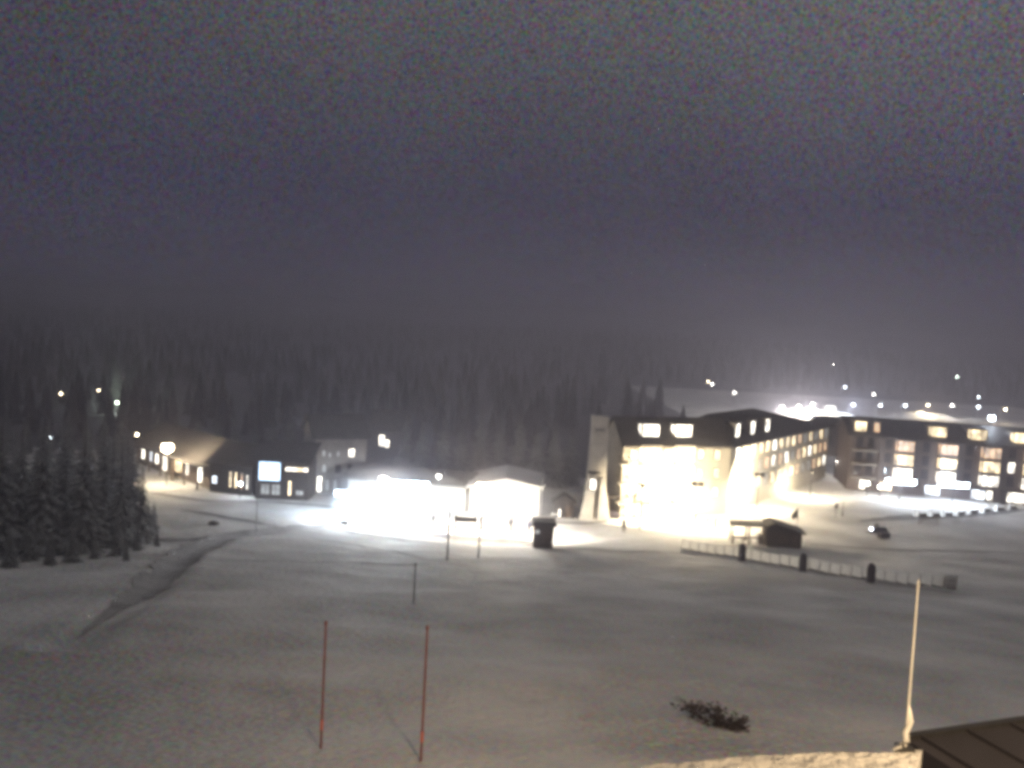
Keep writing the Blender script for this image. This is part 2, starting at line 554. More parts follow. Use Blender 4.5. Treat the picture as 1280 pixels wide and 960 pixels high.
# low dark shrub poking through the snow near the house
rnd = random.Random(11)
sp0 = on_ground(*PIT)
shrub = thing('shrub', sp0, 'low dark shrub poking out of the snow near the bottom', 'shrub')
shrub.scale = (1.25, 1.25, 0.8)
lb_ = MB(); st_ = MB()
for k in range(46):
    a = rnd.uniform(0, 6.28)
    rr = rnd.uniform(0.1, 0.75) ** 0.8
    ox, oy = (0.0, 0.0) if k % 3 else (-0.55, 0.7)
    b0 = Vector((ox + 0.12 * math.cos(a), oy + 0.12 * math.sin(a), -0.1))
    b1 = Vector((ox + rr * math.cos(a), oy + rr * 0.8 * math.sin(a), rnd.uniform(0.12, 0.5) * (1.1 - 0.6 * rr)))
    st_.tube([b0, b0.lerp(b1, 0.6) + Vector((0, 0, 0.08)), b1], [0.012, 0.009, 0.004], 4, False)
    for q_ in range(16):
        c = b0.lerp(b1, rnd.uniform(0.3, 1.0)) + Vector((rnd.gauss(0, 0.06), rnd.gauss(0, 0.06), rnd.gauss(0.02, 0.05)))
        u = Vector((rnd.gauss(0, 1), rnd.gauss(0, 1), rnd.gauss(0, 1))).normalized() * rnd.uniform(0.05, 0.09)
        w = Vector((rnd.gauss(0, 1), rnd.gauss(0, 1), rnd.gauss(0, 1))).normalized() * rnd.uniform(0.03, 0.06)
        lb_.face([c - u, c + w, c + u, c - w])
lb_.build('foliage', 'shrub_leaf', shrub)
st_.build('stems', 'bark', shrub)

# ================================================================== hotels
def pane_in(mbT, x0, x1, y, z0, z1, mname, parent, nm='pane'):
    mb = MB(mbT)
    mb.box(x0, x1, y - 0.02, y + 0.02, z0, z1)
    return mb.build(nm, mname, parent)

def frame_ring(mb, x0, x1, z0, z1, y0, y1, t=0.09, mull=0, bar=False):
    mb.box(x0, x0 + t, y0, y1, z0, z1)
    mb.box(x1 - t, x1, y0, y1, z0, z1)
    mb.box(x0 + t, x1 - t, y0, y1, z0, z0 + t)
    mb.box(x0 + t, x1 - t, y0, y1, z1 - t, z1)
    for i in range(mull):
        xm = x0 + (x1 - x0) * (i + 1) / (mull + 1)
        mb.box(xm - t * 0.4, xm + t * 0.4, y0 + 0.01, y1 - 0.005, z0 + t, z1 - t)

def window(root, T, x, z, w, h, mname, y=0.0, mull=1, fm='timber'):
    mb = MB(T)
    frame_ring(mb, x - w / 2, x + w / 2, z, z + h, y - 0.09, y + 0.02, 0.09, mull)
    o = mb.build('window', fm, root)
    pane_in(T, x - w / 2 + 0.09, x + w / 2 - 0.09, y - 0.035, z + 0.09, z + h - 0.09, mname, o)
    return o

def gable_roof(root, T, Lx, D, eave, ridge, over=0.7, hip=0.0, hipb=None, mname='roof_dark', thick=0.28):
    hipb = hip if hipb is None else hipb
    mb = MB(T)
    a, b = -over, Lx + over
    y0, ym, y1 = -over, D / 2, D + over
    dz = (ridge - eave) * over / (D / 2)
    ze = eave - dz
    for lo, hi, flip in ((0, thick, 0),):
        v = {}
        for nm, (xx, yy, zz) in dict(a0=(a, y0, ze), b0=(b, y0, ze), ra=(a + hip, ym, ridge), rb=(b - hipb, ym, ridge), a1=(a, y1, ze), b1=(b, y1, ze)).items():
            v[nm] = (mb._v((xx, yy, zz + 0.02)), mb._v((xx, yy, zz + thick)))
        def q(*n):
            mb.bm.faces.new([v[k][1] for k in n])
            mb.bm.faces.new([v[k][0] for k in n][::-1])
        q('a0', 'b0', 'rb', 'ra'); q('b1', 'a1', 'ra', 'rb')
        if hip or hipb:
            q('b0', 'b1', 'rb'); q('a1', 'a0', 'ra')
            loop = ['a0', 'b0', 'b1', 'a1']
        else:
            loop = ['a0', 'b0', 'rb', 'b1', 'a1', 'ra']
        for i, k in enumerate(loop):
            k2 = loop[(i + 1) % len(loop)]
            mb.bm.faces.new((v[k][0], v[k2][0], v[k2][1], v[k][1]))
    return mb.build('roof', mname, root)

def gable_walls(root, T, Lx, D, eave, ridge, mname, hip=False, z0=-0.6):
    mb = MB(T)
    if hip:
        mb.box(0, Lx, 0, D, z0, eave)
    else:
        mb.poly_prism([(0, z0), (D, z0), (D, eave), (D / 2, ridge), (0, eave)], 'x', 0, Lx)
    return mb.build('wall', mname, root)

def bay(root, T, x, w, z0, z1, storey, mlist, proj=0.9, wallm='wall_cream'):
    mb = MB(T)
    mb.box(x - w / 2, x + w / 2, -proj, -0.003, z0, z1)
    o = mb.build('bay', wallm, root)
    n = int(round((z1 - z0) / storey))
    for k in range(n):
        za, zb = z0 + k * storey + 0.22, z0 + (k + 1) * storey - 0.22
        fb = MB(T)
        frame_ring(fb, x - w / 2 + 0.1, x + w / 2 - 0.1, za, zb, -proj - 0.08, -proj + 0.01, 0.10, 2)
        fb.build('window_frame', 'timber', o)
        pane_in(T, x - w / 2 + 0.2, x + w / 2 - 0.2, -proj - 0.03, za + 0.1, zb - 0.1, mlist[k % len(mlist)], o)
        # lit flank pane on the left cheek
        sb = MB(T)
        sb.box(x - w / 2 - 0.03, x - w / 2 + 0.012, -proj + 0.12, -0.12, za + 0.1, zb - 0.1)
        sb.build('side_pane', mlist[k % len(mlist)], o)
    return o

def dormer(root, T, x, w, D, eave, ridge, mname, zoff=0.75, h=2.1, over=0.0, setback=0.9, mull=2, sides=True):
    z0 = eave + zoff
    z1 = z0 + h
    slope = (ridge - eave) / (D / 2)
    yend = min(D / 2 - 0.1, (z1 - eave) / slope)
    mb = MB(T)
    mb.box(x - w / 2, x + w / 2, setback, yend, z0 - 0.5, z1)
    o = mb.build('dormer', 'wall_grey', root)
    rb = MB(T)
    rb.box(x - w / 2 - 0.25, x + w / 2 + 0.25, setback - 0.35, yend + 0.3, z1 + 0.003, z1 + 0.18)
    rb.build('dormer_roof', 'roof_dark', o)
    fb = MB(T)
    frame_ring(fb, x - w / 2 + 0.05, x + w / 2 - 0.05, z0 + 0.03, z1 - 0.03, setback - 0.08, setback + 0.01, 0.09, mull)
    fb.build('window_frame', 'timber', o)
    pane_in(T, x - w / 2 + 0.14, x + w / 2 - 0.14, setback - 0.03, z0 + 0.12, z1 - 0.12, mname, o)
    for s in (-1, 1) if sides else ():
        sb = MB(T)
        sb.box(x + s * (w / 2 + 0.018) - 0.018, x + s * (w / 2 + 0.018) + 0.018, setback + 0.15, setback + 0.95, z0 + 0.3, z1 - 0.15)
        sb.build('side_pane', mname, o)
    return o

def balcony(root, T, x0, x1, z, dep=1.3):
    mb = MB(T)
    mb.box(x0, x1, -dep, -0.003, z - 0.18, z)
    o = mb.build('balcony', 'concrete', root)
    rb = MB(T)
    rb.box(x0, x1, -dep, -dep + 0.06, z + 0.95, z + 1.03)
    n = int((x1 - x0) / 0.35)
    for i in range(n + 1):
        xx = x0 + 0.03 + (x1 - x0 - 0.06) * i / n
        rb.box(xx - 0.02, xx + 0.02, -dep + 0.01, -dep + 0.05, z, z + 0.95)
    for xx in (x0, x1 - 0.06):
        rb.box(xx, xx + 0.06, -dep + 0.06, -0.01, z + 0.95, z + 1.03)
    rb.build('railing', 'timber', o)
    return o

# ---- near hotel: front block and a long wing running back to the right
A0, A1 = Vector((16.4, 113.0)), Vector((33.2, 118.6))
B1 = Vector((63.5, 158.5))
hotel = thing('hotel', (A0.x, A0.y, 0), 'floodlit cream hotel with dormers and a long wing running back to the right', 'hotel')
def T_of(p0, p1, root):
    a, l = facade(p0, p1)
    return Matrix.Translation((p0[0] - root.location.x, p0[1] - root.location.y, 0)) @ Matrix.Rotation(a, 4, 'Z'), l
Ta, la = T_of(A0, A1, hotel)
Tb, lb = T_of(A1, B1, hotel)
EV, RG, ST, G0 = 10.6, 14.6, 2.75, 2.35
gable_walls(hotel, Ta, la, 7, EV, RG - 0.6, 'wall_cream')
gable_roof(hotel, Ta, la, 7, EV, RG - 0.6, over=0.4, mname='roof_dark')
gable_walls(hotel, Tb, lb, 12, EV, RG - 0.4, 'wall_cream', hip=True)
gable_roof(hotel, Tb, lb, 12, EV + 0.003, RG - 0.4, hip=5.0, hipb=27.0, mname='roof_dark')
for x in (4.2, 9.6):
    bay(hotel, Ta, x, 3.2, G0, G0 + 3 * ST, ST, ['lit_warm', 'lit_white', 'lit_warm'])
    dormer(hotel, Ta, x + 0.4, 2.9, 7, EV, RG - 0.6, 'lit_white', zoff=0.6, h=2.3)
for x in (1.6, 6.9, 12.6, 15.4):
    for k in range(3):
        window(hotel, Ta, x, G0 + k * ST + 0.5, 1.1, 1.6, 'lit_warm' if k != 1 else 'lit_orange')
for k in range(3):
    balcony(hotel, Ta, -0.9, 0.7, G0 + k * ST, 1.2)
for x in (4.2, 10.6, 17.2):
    dormer(hotel, Tb, x, 1.9, 12, EV, RG - 0.4, 'lit_white', h=2.2, mull=1, sides=False)
xw = 2.6
i = 0
while xw < lb - 2:
    for k in range(3):
        window(hotel, Tb, xw, G0 + k * ST + 0.35, 1.7, 2.0, random.choice(('lit_warm', 'lit_orange', 'lit_warm', 'lit_white', 'lit_dim', 'lit_orange', 'lit_warm')), mull=1)
    xw += 3.25
    i += 1
for x, w in ((2.0, 2.4), (6.2, 3.0), (11.0, 3.4)):
    window(hotel, Ta, x, 0.35, w, 1.7, 'lit_white', mull=2)
mb = MB(Ta)
mb.box(-0.3, la + 0.2, -0.16, -0.003, EV - 0.35, EV - 0.05)
mb.build('eaves_board', 'timber', hotel)
mb = MB(Tb)
mb.box(0.2, lb, -0.16, -0.003, EV - 0.35, EV - 0.05)
mb.build('eaves_board', 'timber', hotel)

# ---- far hotel across the square
C0, C1 = Vector((62.9, 146.6)), Vector((107.5, 137.2))
hotel2 = thing('hotel', (C0.x, C0.y, 0), 'brown hotel with tall columns of glowing bay windows at the right edge', 'hotel')
Tc, lc = T_of(C0, C1, hotel2)
EV2, RG2, ST2, G2 = 10.3, 12.9, 2.5, 2.6
gable_walls(hotel2, Tc, lc, 13, EV2, RG2, 'wall_brown')
gable_roof(hotel2, Tc, lc, 13, EV2, RG2, mname='roof_dark')
for j, x in enumerate((9.3, 16.5, 23.5, 30.5, 37.5)):
    bay(hotel2, Tc, x, 3.1, G2, G2 + 3 * ST2, ST2, ['lit_white', 'lit_warm', 'lit_orange'], wallm='wall_brown')
for x, w_ in ((1.7, 2.2), (4.5, 1.2), (15.0, 2.8), (21.6, 2.8), (28.6, 2.8)):
    dormer(hotel2, Tc, x, w_, 13, EV2, RG2, 'lit_orange' if w_ < 1.5 else 'lit_warm', zoff=0.25, h=2.2, sides=w_ > 2.5)
for k in range(3):
    balcony(hotel2, Tc, 0.4, 4.6, G2 + k * ST2, 1.3)
    for x in (1.6, 3.5, 6.6, 12.9, 20.0, 27.0, 34.0):
        window(hotel2, Tc, x, G2 + k * ST2 + 0.4, 1.2, 1.9, 'lit_white' if (x == 27.0 and k == 1) else 'dark_glass')
for x, w, mm in ((2.6, 1.1, 'lit_white'), (6.5, 2.4, 'lit_warm'), (14.5, 2.6, 'lit_cool'), (22.0, 2.4, 'lit_cool'), (23.9, 1.0, 'lit_white'), (28.2, 4.4, 'lit_white'), (33.2, 4.6, 'lit_orange'), (39.0, 4.0, 'lit_white')):
    window(hotel2, Tc, x, 0.3, w, 1.75, mm, mull=2)
mb = MB(Tc)
mb.box(25.3, 26.3, -1.4, -0.9, -0.5, G2 - 0.02)
mb.build('pillar', 'wall_dark', hotel2)
mb = MB(Tc)
mb.box(4.9, 5.5, -0.4, -0.003, -0.5, EV2 - 0.1)
mb.build('pilaster', 'wall_brown', hotel2)

# ---- link block on stilts between the two hotels
D0, D1 = Vector((62.4, 161.2)), Vector((72.5, 160.0))
link = thing('link_bridge', (D0.x, D0.y, 0), 'dark raised block bridging the gap between the two hotels', 'bridge')
Td, ld = T_of(D0, D1, link)
mb = MB(Td); mb.box(0, ld, 0, 6, 4.0, 10.4); mb.build('wall', 'wall_dark', link)
gable_roof(link, Td, ld, 6, 10.4, 11.6, 0.4)
for x in (1.2, 4.9, 8.6):
    mb = MB(Td); mb.tube([(x, 0.5, -0.4), (x, 0.5, 3.998)], 0.25); mb.build('post', 'concrete', link)
for x in (2.5, 6.0):
    window(link, Td, x, 6.0, 1.4, 2.4, 'dark_glass')

# ================================================================== tower
tw = hit(742, 646)
tower = thing('tower', (tw.x, tw.y, gz(tw.x, tw.y)), 'slim pale concrete tower with one lit window, flaring at its foot', 'tower')
mb = MB()
prof = [(-0.6, 1.95, 1.6), (0.0, 1.85, 1.55), (2.5, 1.5, 1.35), (5.0, 1.3, 1.2), (9.0, 1.2, 1.1), (14.2, 1.12, 1.05)]
rings = [[mb._v((sx * w, sy * d, z)) for sx, sy in ((-1, -1), (1, -1), (1, 1), (-1, 1))] for z, w, d in prof]
for r0, r1 in zip(rings, rings[1:]):
    for k in range(4):
        mb.bm.faces.new((r0[k], r0[(k + 1) % 4], r1[(k + 1) % 4], r1[k]))
mb.bm.faces.new(rings[0][::-1]); mb.bm.faces.new(rings[-1])
mb.build('shaft', 'concrete', tower)
mb = MB(); mb.poly_prism([(-2.3, -0.6), (-0.4, -0.6), (-0.25, 6.4), (-1.0, 6.4)], 'y', -2.05, -1.2); mb.build('buttress', 'concrete', tower)
mb = MB(); mb.poly_prism([(0.5, -0.6), (2.25, -0.6), (1.0, 6.0), (0.45, 6.0)], 'y', -1.95, -1.15); mb.build('buttress', 'concrete', tower)
mb = MB(); mb.box(-1.35, 0.35, -1.75, -1.15, 6.45, 6.68); mb.build('ledge', 'dark_steel', tower)
window(tower, Matrix.Identity(4), -0.62, 4.25, 0.95, 1.6, 'lit_white', y=-2.1, mull=0)
mb = MB(); mb.box(-1.18, 1.18, -1.15, 1.15, 14.2, 14.42); mb.build('cap', 'concrete', tower)
mb = MB(); mb.box(-0.6, 0.6, -1.25, -1.0, 12.5, 12.65); mb.build('vent', 'dark_steel', tower)

# low entrance canopy and dark shrub-like cover between tower and hotel
cn = hit(775, 645)
canopy = thing('entrance_canopy', cn, 'small dark canopy over the door between tower and hotel', 'canopy')
mb = MB(); mb.poly_prism([(-2.0, 2.5), (2.2, 3.2), (2.2, 3.4), (-2.0, 2.75)], 'y', -0.6, 1.6); mb.build('roof', 'roof_dark', canopy)
for x in (-1.7, 1.9):
    mb = MB(); mb.tube([(x, -0.4, -0.4), (x, -0.4, 2.7 if x < 0 else 3.1)], 0.08); mb.build('post', 'timber', canopy)
mb = MB(); mb.ball((-0.9, -0.7, 0.5), 0.9, 1.2, 0.8, 0.75); 
o = mb.build('covered_bin', 'dark_pad', None, smooth=True); o.location = cn + Vector((-0.4, -0.9, -0.1))
tag(o, 'dark rounded covered bin beside the foot of the tower', 'bin')

# ================================================================== left village
def house(name, label, cat, p0, p1, depth, eave, ridge, wallm, roofm='roof_dark', wins=(), over=0.6, group=None):
    p0, p1 = Vector(p0[:2]), Vector(p1[:2])
    z = min(gz(*p0), gz(*p1))
    root = thing(name, (p0.x, p0.y, z), label, cat, group)
    T, l = T_of(p0, p1, root)
    gable_walls(root, T, l, depth, eave, ridge, wallm, z0=-0.8)
    gable_roof(root, T, l, depth, eave, ridge, over, mname=roofm)
    for (x, zz, w, h, mm) in wins:
        window(root, T, x * l, zz, w, h, mm, mull=1 if w > 0.8 else 0)
    return root, T, l

# long chalet with lit gallery
r, T, l = house('chalet', 'long low timber chalet with a lit porch at the far left', 'chalet', hit(172, 578), hit(262, 611), 9, 3.6, 6.4, 'wall_brown',
                wins=[(0.09, 0.9, 1.3, 2.0, 'lit_white'), (0.2, 1.0, 1.4, 1.8, 'lit_cool'), (0.30, 0.9, 1.2, 1.9, 'lit_white'), (0.42, 0.3, 1.9, 2.7, 'lit_white'), (0.60, 0.8, 2.6, 1.9, 'lit_warm'), (0.72, 0.8, 0.9, 2.2, 'lit_white'), (0.88, 0.4, 1.8, 2.5, 'lit_white')])
mb = MB(T); mb.box(0.3, l, -2.0, -0.003, 3.35, 3.55); mb.build('porch_roof', 'roof_dark', r)
for k in range(7):
    x = 0.5 + (l - 0.8) * k / 6
    mb = MB(T); mb.box(x - 0.1, x + 0.1, -1.9, -1.7, -0.8, 3.35); mb.build('porch_post', 'timber', r)
mb = MB(T); mb.box(0.5, l, -1.84, -1.76, 0.85, 0.97); mb.build('railing', 'timber', r)

r, T, l = house('chalet', 'small dark chalet with tall narrow lit windows', 'chalet', hit(262, 614), hit(314, 620), 8, 4.4, 6.6, 'wall_dark',
                wins=[(0.12, 1.2, 0.9, 1.2, 'lit_cool'), (0.50, 0.9, 0.5, 2.4, 'lit_warm'), (0.63, 0.9, 0.5, 2.4, 'lit_warm'), (0.77, 0.9, 0.4, 2.4, 'lit_orange'), (0.90, 0.9, 0.4, 2.2, 'lit_white')])
# shop with glowing sign
r, T, l = house('shop_building', 'dark shop building under a glowing blue white sign', 'shop', hit(318, 623), hit(384, 626), 10, 5.4, 7.4, 'wall_dark',
                wins=[(0.62, 4.1, 0.9, 0.7, 'lit_white'), (0.74, 4.1, 0.9, 0.7, 'lit_white'), (0.84, 4.1, 0.9, 0.7, 'lit_warm'), (0.94, 4.1, 0.9, 0.7, 'lit_white'), (0.66, 0.6, 0.5, 2.2, 'lit_warm'), (0.85, 0.7, 1.2, 0.8, 'lit_dim'), (0.2, 0.6, 1.3, 1.6, 'lit_dim'), (0.4, 0.6, 1.3, 1.6, 'lit_dim')])
sg = thing('sign', r.location, 'large square blue white illuminated sign on the dark shop', 'sign')
mb = MB(T); mb.box(0.6, 3.7, -0.55, -0.15, 2.7, 5.5); mb.build('case', 'dark_steel', sg)
mb = MB(T); mb.box(0.7, 3.6, -0.60, -0.553, 2.8, 5.4); mb.build('panel', 'lit_sign', sg)
# dark apartment house with scattered windows
r, T, l = house('apartment_house', 'dark three storey apartment house behind the shop street', 'building', hit(392, 618), hit(456, 617), 11, 8.6, 11.2, 'wall_grey',
                wins=[(0.16, 5.6, 0.7, 1.2, 'lit_dim'), (0.28, 5.5, 0.6, 0.9, 'lit_dim'), (0.44, 5.6, 0.6, 1.0, 'lit_dim'), (0.70, 5.6, 1.0, 1.3, 'lit_white'), (0.18, 3.3, 0.8, 1.3, 'lit_dim'), (0.45, 3.2, 0.9, 1.3, 'dark_glass'), (0.70, 3.2, 0.9, 1.3, 'dark_glass'), (0.10, 0.4, 0.8, 2.4, 'lit_white'), (0.25, 0.6, 0.7, 1.7, 'lit_dim'), (0.40, 0.6, 0.7, 1.7, 'lit_dim')])
# house on the slope with two bright windows
pa, pb = hit(462, 572, 3.0), hit(500, 574, 3.0)
r, T, l = house('house', 'house with two bright upper windows behind the floodlit lodge', 'house', pa, pb, 10, 7.8, 10.5, 'wall_dark',
                wins=[(0.38, 5.0, 1.0, 2.0, 'lit_white'), (0.56, 4.8, 0.8, 1.4, 'lit_white'), (0.75, 2.2, 0.9, 1.3, 'dark_glass')])

# floodlit lodges on the terrace
r, T, l = house('lodge', 'long white ski lodge drowned in cold floodlight', 'lodge', (-22.5, 112.5), (-5.6, 110.2), 9, 3.6, 4.7, 'wall_white', 'roof_metal',
                wins=[(0.12, 0.5, 1.6, 2.0, 'lit_cool'), (0.27, 0.8, 1.6, 1.4, 'lit_cool'), (0.42, 0.2, 1.2, 2.4, 'lit_white'), (0.57, 0.8, 1.6, 1.4, 'lit_cool'), (0.72, 0.8, 1.6, 1.4, 'lit_white'), (0.88, 0.8, 1.6, 1.4, 'lit_cool')])
ep0, ep1 = Vector((-4.9, 108.4)), Vector((4.6, 108.2))
lod2 = thing('lodge', (ep0.x, ep0.y, gz(*ep0)), 'white gabled lodge in warm floodlight beside the dark kiosk', 'lodge')
T, l = T_of(ep0, ep1, lod2)
mb = MB(T); mb.poly_prism([(0, -0.8), (l, -0.8), (l, 4.4), (l / 2, 5.2), (0, 4.0)], 'y', 0, 10); mb.build('wall', 'wall_white', lod2)
mb = MB(T); mb.poly_prism([(-0.5, 3.9), (l / 2, 5.22), (l + 0.4, 4.36), (l + 0.4, 4.58), (l / 2, 5.46), (-0.5, 4.12)], 'y', -0.6, 10.5); mb.build('roof', 'snow', lod2)
for x, z, w, h, mm in ((1.5, 0.6, 1.4, 1.6, 'lit_white'), (3.6, 0.6, 1.4, 1.6, 'lit_warm'), (5.8, 0.2, 1.3, 2.3, 'lit_white'), (8.0, 0.6, 1.4, 1.6, 'lit_warm'), (4.75, 2.9, 1.8, 1.2, 'lit_white')):
    window(lod2, T, x, z, w, h, mm)
mp = on_ground(4.9, 107.2)
mast = thing('mast', mp, 'thin metal mast at the right corner of the warm lodge', 'mast')
mb = MB(); mb.tube([(0, 0, -0.3), (0, 0, 7.4)], [0.07, 0.04]); mb.build('pole', 'steel', mast)
mb = MB(); mb.box(-0.14, 0.14, -0.2, 0.02, 4.2, 4.9); mb.build('box', 'white_plastic', mast)

# ================================================================== lamps
def flood(base, h, power, color, label, cat='floodlight', heads=1, lens=120, size=0.45, group=None, name='floodlight', aim=(0, -1, -0.5), kind='POINT', spot=None, down=0, tilt=-0.12):
    root = thing(name, base, label, cat, group)
    mb = MB(); mb.tube([(0, 0, -0.4), (0, 0, h * 0.5), (0, 0, h)], [0.10, 0.08, 0.06]); mb.build('pole', 'dark_steel', root)
    mb = MB(); mb.lathe([(0.2, -0.05), (0.2, 0.08), (0.12, 0.2)], 10); mb.build('foot', 'dark_steel', root)
    a = Vector(aim).normalized()
    for k in range(heads):
        ox = (k - (heads - 1) / 2) * size * 1.25
        X = Matrix.Translation((ox, 0, h + size * 0.4)) @ a.to_track_quat('-Z', 'Y').to_matrix().to_4x4()
        mb = MB(X)
        mb.poly_prism([(-size / 2, -size * .4), (size / 2, -size * .4), (size / 2, size * .4), (-size / 2, size * .4)], 'z', -0.02, 0.16)
        hd = mb.build('head', 'dark_steel', root)
        mb = MB(X)
        mb.box(-size * .45, size * .45, -size * .36, size * .36, -0.05, -0.022)
        mb.build('lens', lens_mat(color, lens), hd)
    light_in(root, Vector((0, 0, h + size * 0.4)) + a * 0.3, power, color, 0.25, kind, aim, spot)
    if down:
        light_in(root, Vector((0, 0, h - 0.1)) + Vector((a.x, a.y, 0)) * 0.4, down, color, 0.25, 'SPOT', (0, tilt, -1), 170, 0.2)
    return root

def globe_lamp(base, h, power, color, label, lens=80, r=0.3, group=None, name='street_lamp', cat='lamp', light=True):
    root = thing(name, base, label, cat, group)
    mb = MB(); mb.tube([(0, 0, -0.4), (0, 0, h * 0.5), (0, 0, h - r * 0.9)], [0.09, 0.07, 0.05]); mb.build('pole', 'dark_steel', root)
    mb = MB(); mb.lathe([(0.14, h - r * 1.15), (0.17, h - r * 0.95), (0.10, h - r * 0.8)], 10); mb.build('collar', 'dark_steel', root)
    mb = MB(); mb.ball((0, 0, h), r, sub=2); mb.build('globe', lens_mat(color, lens), root, smooth=True)
    mb = MB(); mb.lathe([(r * 1.05, h + r * 0.75), (r * 0.7, h + r * 1.15), (0.05, h + r * 1.25)], 12); mb.build('cap', 'dark_steel', root)
    if light:
        light_in(root, (0, -r - 0.15, h), power, color, 0.2)
    return root

# terrace floodlights (left)
flood(hit(433, 645), 2.6, 2600, ICE, 'low cold floodlight at the left end of the floodlit terrace', lens=1560, size=0.9, heads=3, aim=(0.1, -1, -0.35), down=6000, tilt=0.3)
globe_lamp(hit(477, 649), 5.2, 4500, NEUT, 'tall globe lamp rising above the floodlit terrace', lens=1560, r=0.5)
flood(hit(508, 652), 4.6, 5000, ICE, 'row of cold floodlights on the middle of the terrace', heads=5, lens=1800, size=0.9, down=11000, tilt=0.3)
globe_lamp(hit(546, 640), 5.0, 300, NEUT, 'small pale lamp between the two floodlit lodges', lens=60, r=0.22)
flood(hit(602, 662), 5.3, 4200, WARM, 'warm floodlight in front of the gabled lodge', lens=1560, size=0.8, heads=2, down=10000, tilt=0.3)
flood(hit(640, 664), 4.6, 4000, NEUT, 'row of floodlights near the dark kiosk', heads=4, lens=1560, size=0.8, down=10000, tilt=0.3)
# left street lamp
globe_lamp(hit(208, 606), 5.6, 2400, WARM, 'bright warm street lamp in front of the long chalet', lens=1560, r=0.8)
globe_lamp(hit(300, 622), 2.0, 350, COOL, 'low lamp lighting the snow by the small dark chalet', lens=60, r=0.22)
# square in front of the near hotel
flood(hit(800, 660), 5.5, 9000, WARM, 'floodlight left of the hotel front on the bright square', lens=1560, size=0.6, aim=(0.25, 1, -0.45), kind='SPOT', spot=165)
flood(hit(868, 662), 6.0, 17000, WARM, 'twin floodlight before the middle of the hotel front', heads=2, lens=1560, size=0.7, aim=(0.25, 0.9, -0.45), kind='SPOT', spot=165, down=9000)
flood(hit(945, 645), 6.0, 24000, WARM, 'twin floodlight before the hotel wing', heads=2, lens=1560, size=0.7, aim=(-0.25, 0.9, -0.45), kind='SPOT', spot=165, down=6000)
flood(hit(1012, 624), 4.5, 6000, WARM, 'floodlight at the far end of the hotel wing', lens=1200, size=0.6, aim=(-0.1, 0.5, -0.9), kind='SPOT', spot=165, down=4000)
flood(hit(1045, 598), 3.2, 7000, NEUT, 'floodlight below the raised link block', lens=160, size=0.5, aim=(0, -0.3, -0.8))
# far hotel terrace
flood(hit(1124, 625), 2.8, 4200, COOL, 'row of cold floodlights before the first bay of the brown hotel', lens=1920, size=1.1, heads=4, aim=(-0.15, -1, -0.25))
flood(hit(1190, 629), 2.8, 4200, COOL, 'row of cold floodlights before the second bay of the brown hotel', lens=1920, size=1.1, heads=4, aim=(-0.15, -1, -0.25))
globe_lamp(hit(1083, 620), 2.3, 120, NEUT, 'small lamp by the left corner of the brown hotel', lens=120, r=0.3)
globe_lamp(hit(1099, 621), 1.8, 200, NEUT, 'second small lamp beside the brown hotel wall', lens=120, r=0.25)
# lamp on the far hotel roof line
rf = thing('roof_floodlight', (C0.x, C0.y, 0), 'blue white floodlight on the roof ridge of the brown hotel', 'floodlight')
mb = MB(Tc); mb.tube([(25.2, 6.5, RG2 + 0.2), (25.2, 6.5, RG2 + 1.5)], 0.08); mb.build('bracket', 'dark_steel', rf)
mb = MB(Tc); mb.box(24.7, 25.7, 6.1, 6.4, RG2 + 1.3, RG2 + 2.1); mb.build('head', 'dark_steel', rf)
mb = MB(Tc); mb.box(24.75, 25.65, 6.05, 6.098, RG2 + 1.35, RG2 + 2.05); mb.build('lens', lens_mat((0.75, 0.86, 1.0), 200), rf)
light_in(rf, Tc @ Vector((25.2, 5.8, RG2 + 1.7)), 700, (0.75, 0.86, 1.0))

# parking lot street lights behind the hotels
def arm_lamp(base, h, power, color, label, lens, group='street lights around the far car park', s=1.0, arm=1.2):
    root = thing('street_light', base, label, 'street light', group)
    mb = MB(); mb.tube([(0, 0, -0.5), (0, 0, h - 0.4), (0.15 * arm, 0, h), (arm, 0, h + 0.1)], [0.11, 0.07, 0.06, 0.05]); mb.build('pole', 'steel', root)
    mb = MB(); mb.box(arm - 0.2, arm + 0.6 * s, -0.16 * s, 0.16 * s, h + 0.02, h + 0.16); hd = mb.build('head', 'steel', root)
    mb = MB(); mb.ball((arm + 0.2 * s, 0, h - 0.1), 0.26 * s, 1.3, 1, 0.8, 1); mb.build('lens', lens_mat(color, lens), hd, smooth=True)
    if power:
        light_in(root, (arm + 0.2, 0, h - 0.5), power, color, 0.3)
    return root
PK = [(971, 527, 508, NEUT, 42840, 'first street light of the far car park, above the hotel wing roof'),
      (992, 525, 507, NEUT, 19040, 'second street light of the far car park, close to the first'),
      (1009, 524, 505, NEUT, 42840, 'third street light of the far car park, left of the lit booth'),
      (1060, 524, 505, COOL, 28560, 'street light right of the lit booth in the far car park'),
      (1094, 525, 506, COOL, 787, 'street light over the left end of the brown hotel roof'),
      (1125, 525, 506, COOL, 1575, 'street light left of the lit snowbank behind the brown hotel'),
      (1154, 523, 506, WARM, 8190, 'street light above the lit snowbank behind the brown hotel'),
      (1184, 524, 506, NEUT, 2835, 'street light at the right end of the lit snowbank'),
      (1217, 524, 508, COOL, 405, 'dim bluish street light above the roof floodlight'),
      (1250, 530, 511, WARM, 1575, 'rightmost street light over a warm lit patch of snow')]
for px, py, top, colr, pw, lab in PK:
    b = hit(px, py)
    h = (py - top) / FPX * b.y
    arm_lamp(b, h, pw, colr, lab, 150, s=1.6)
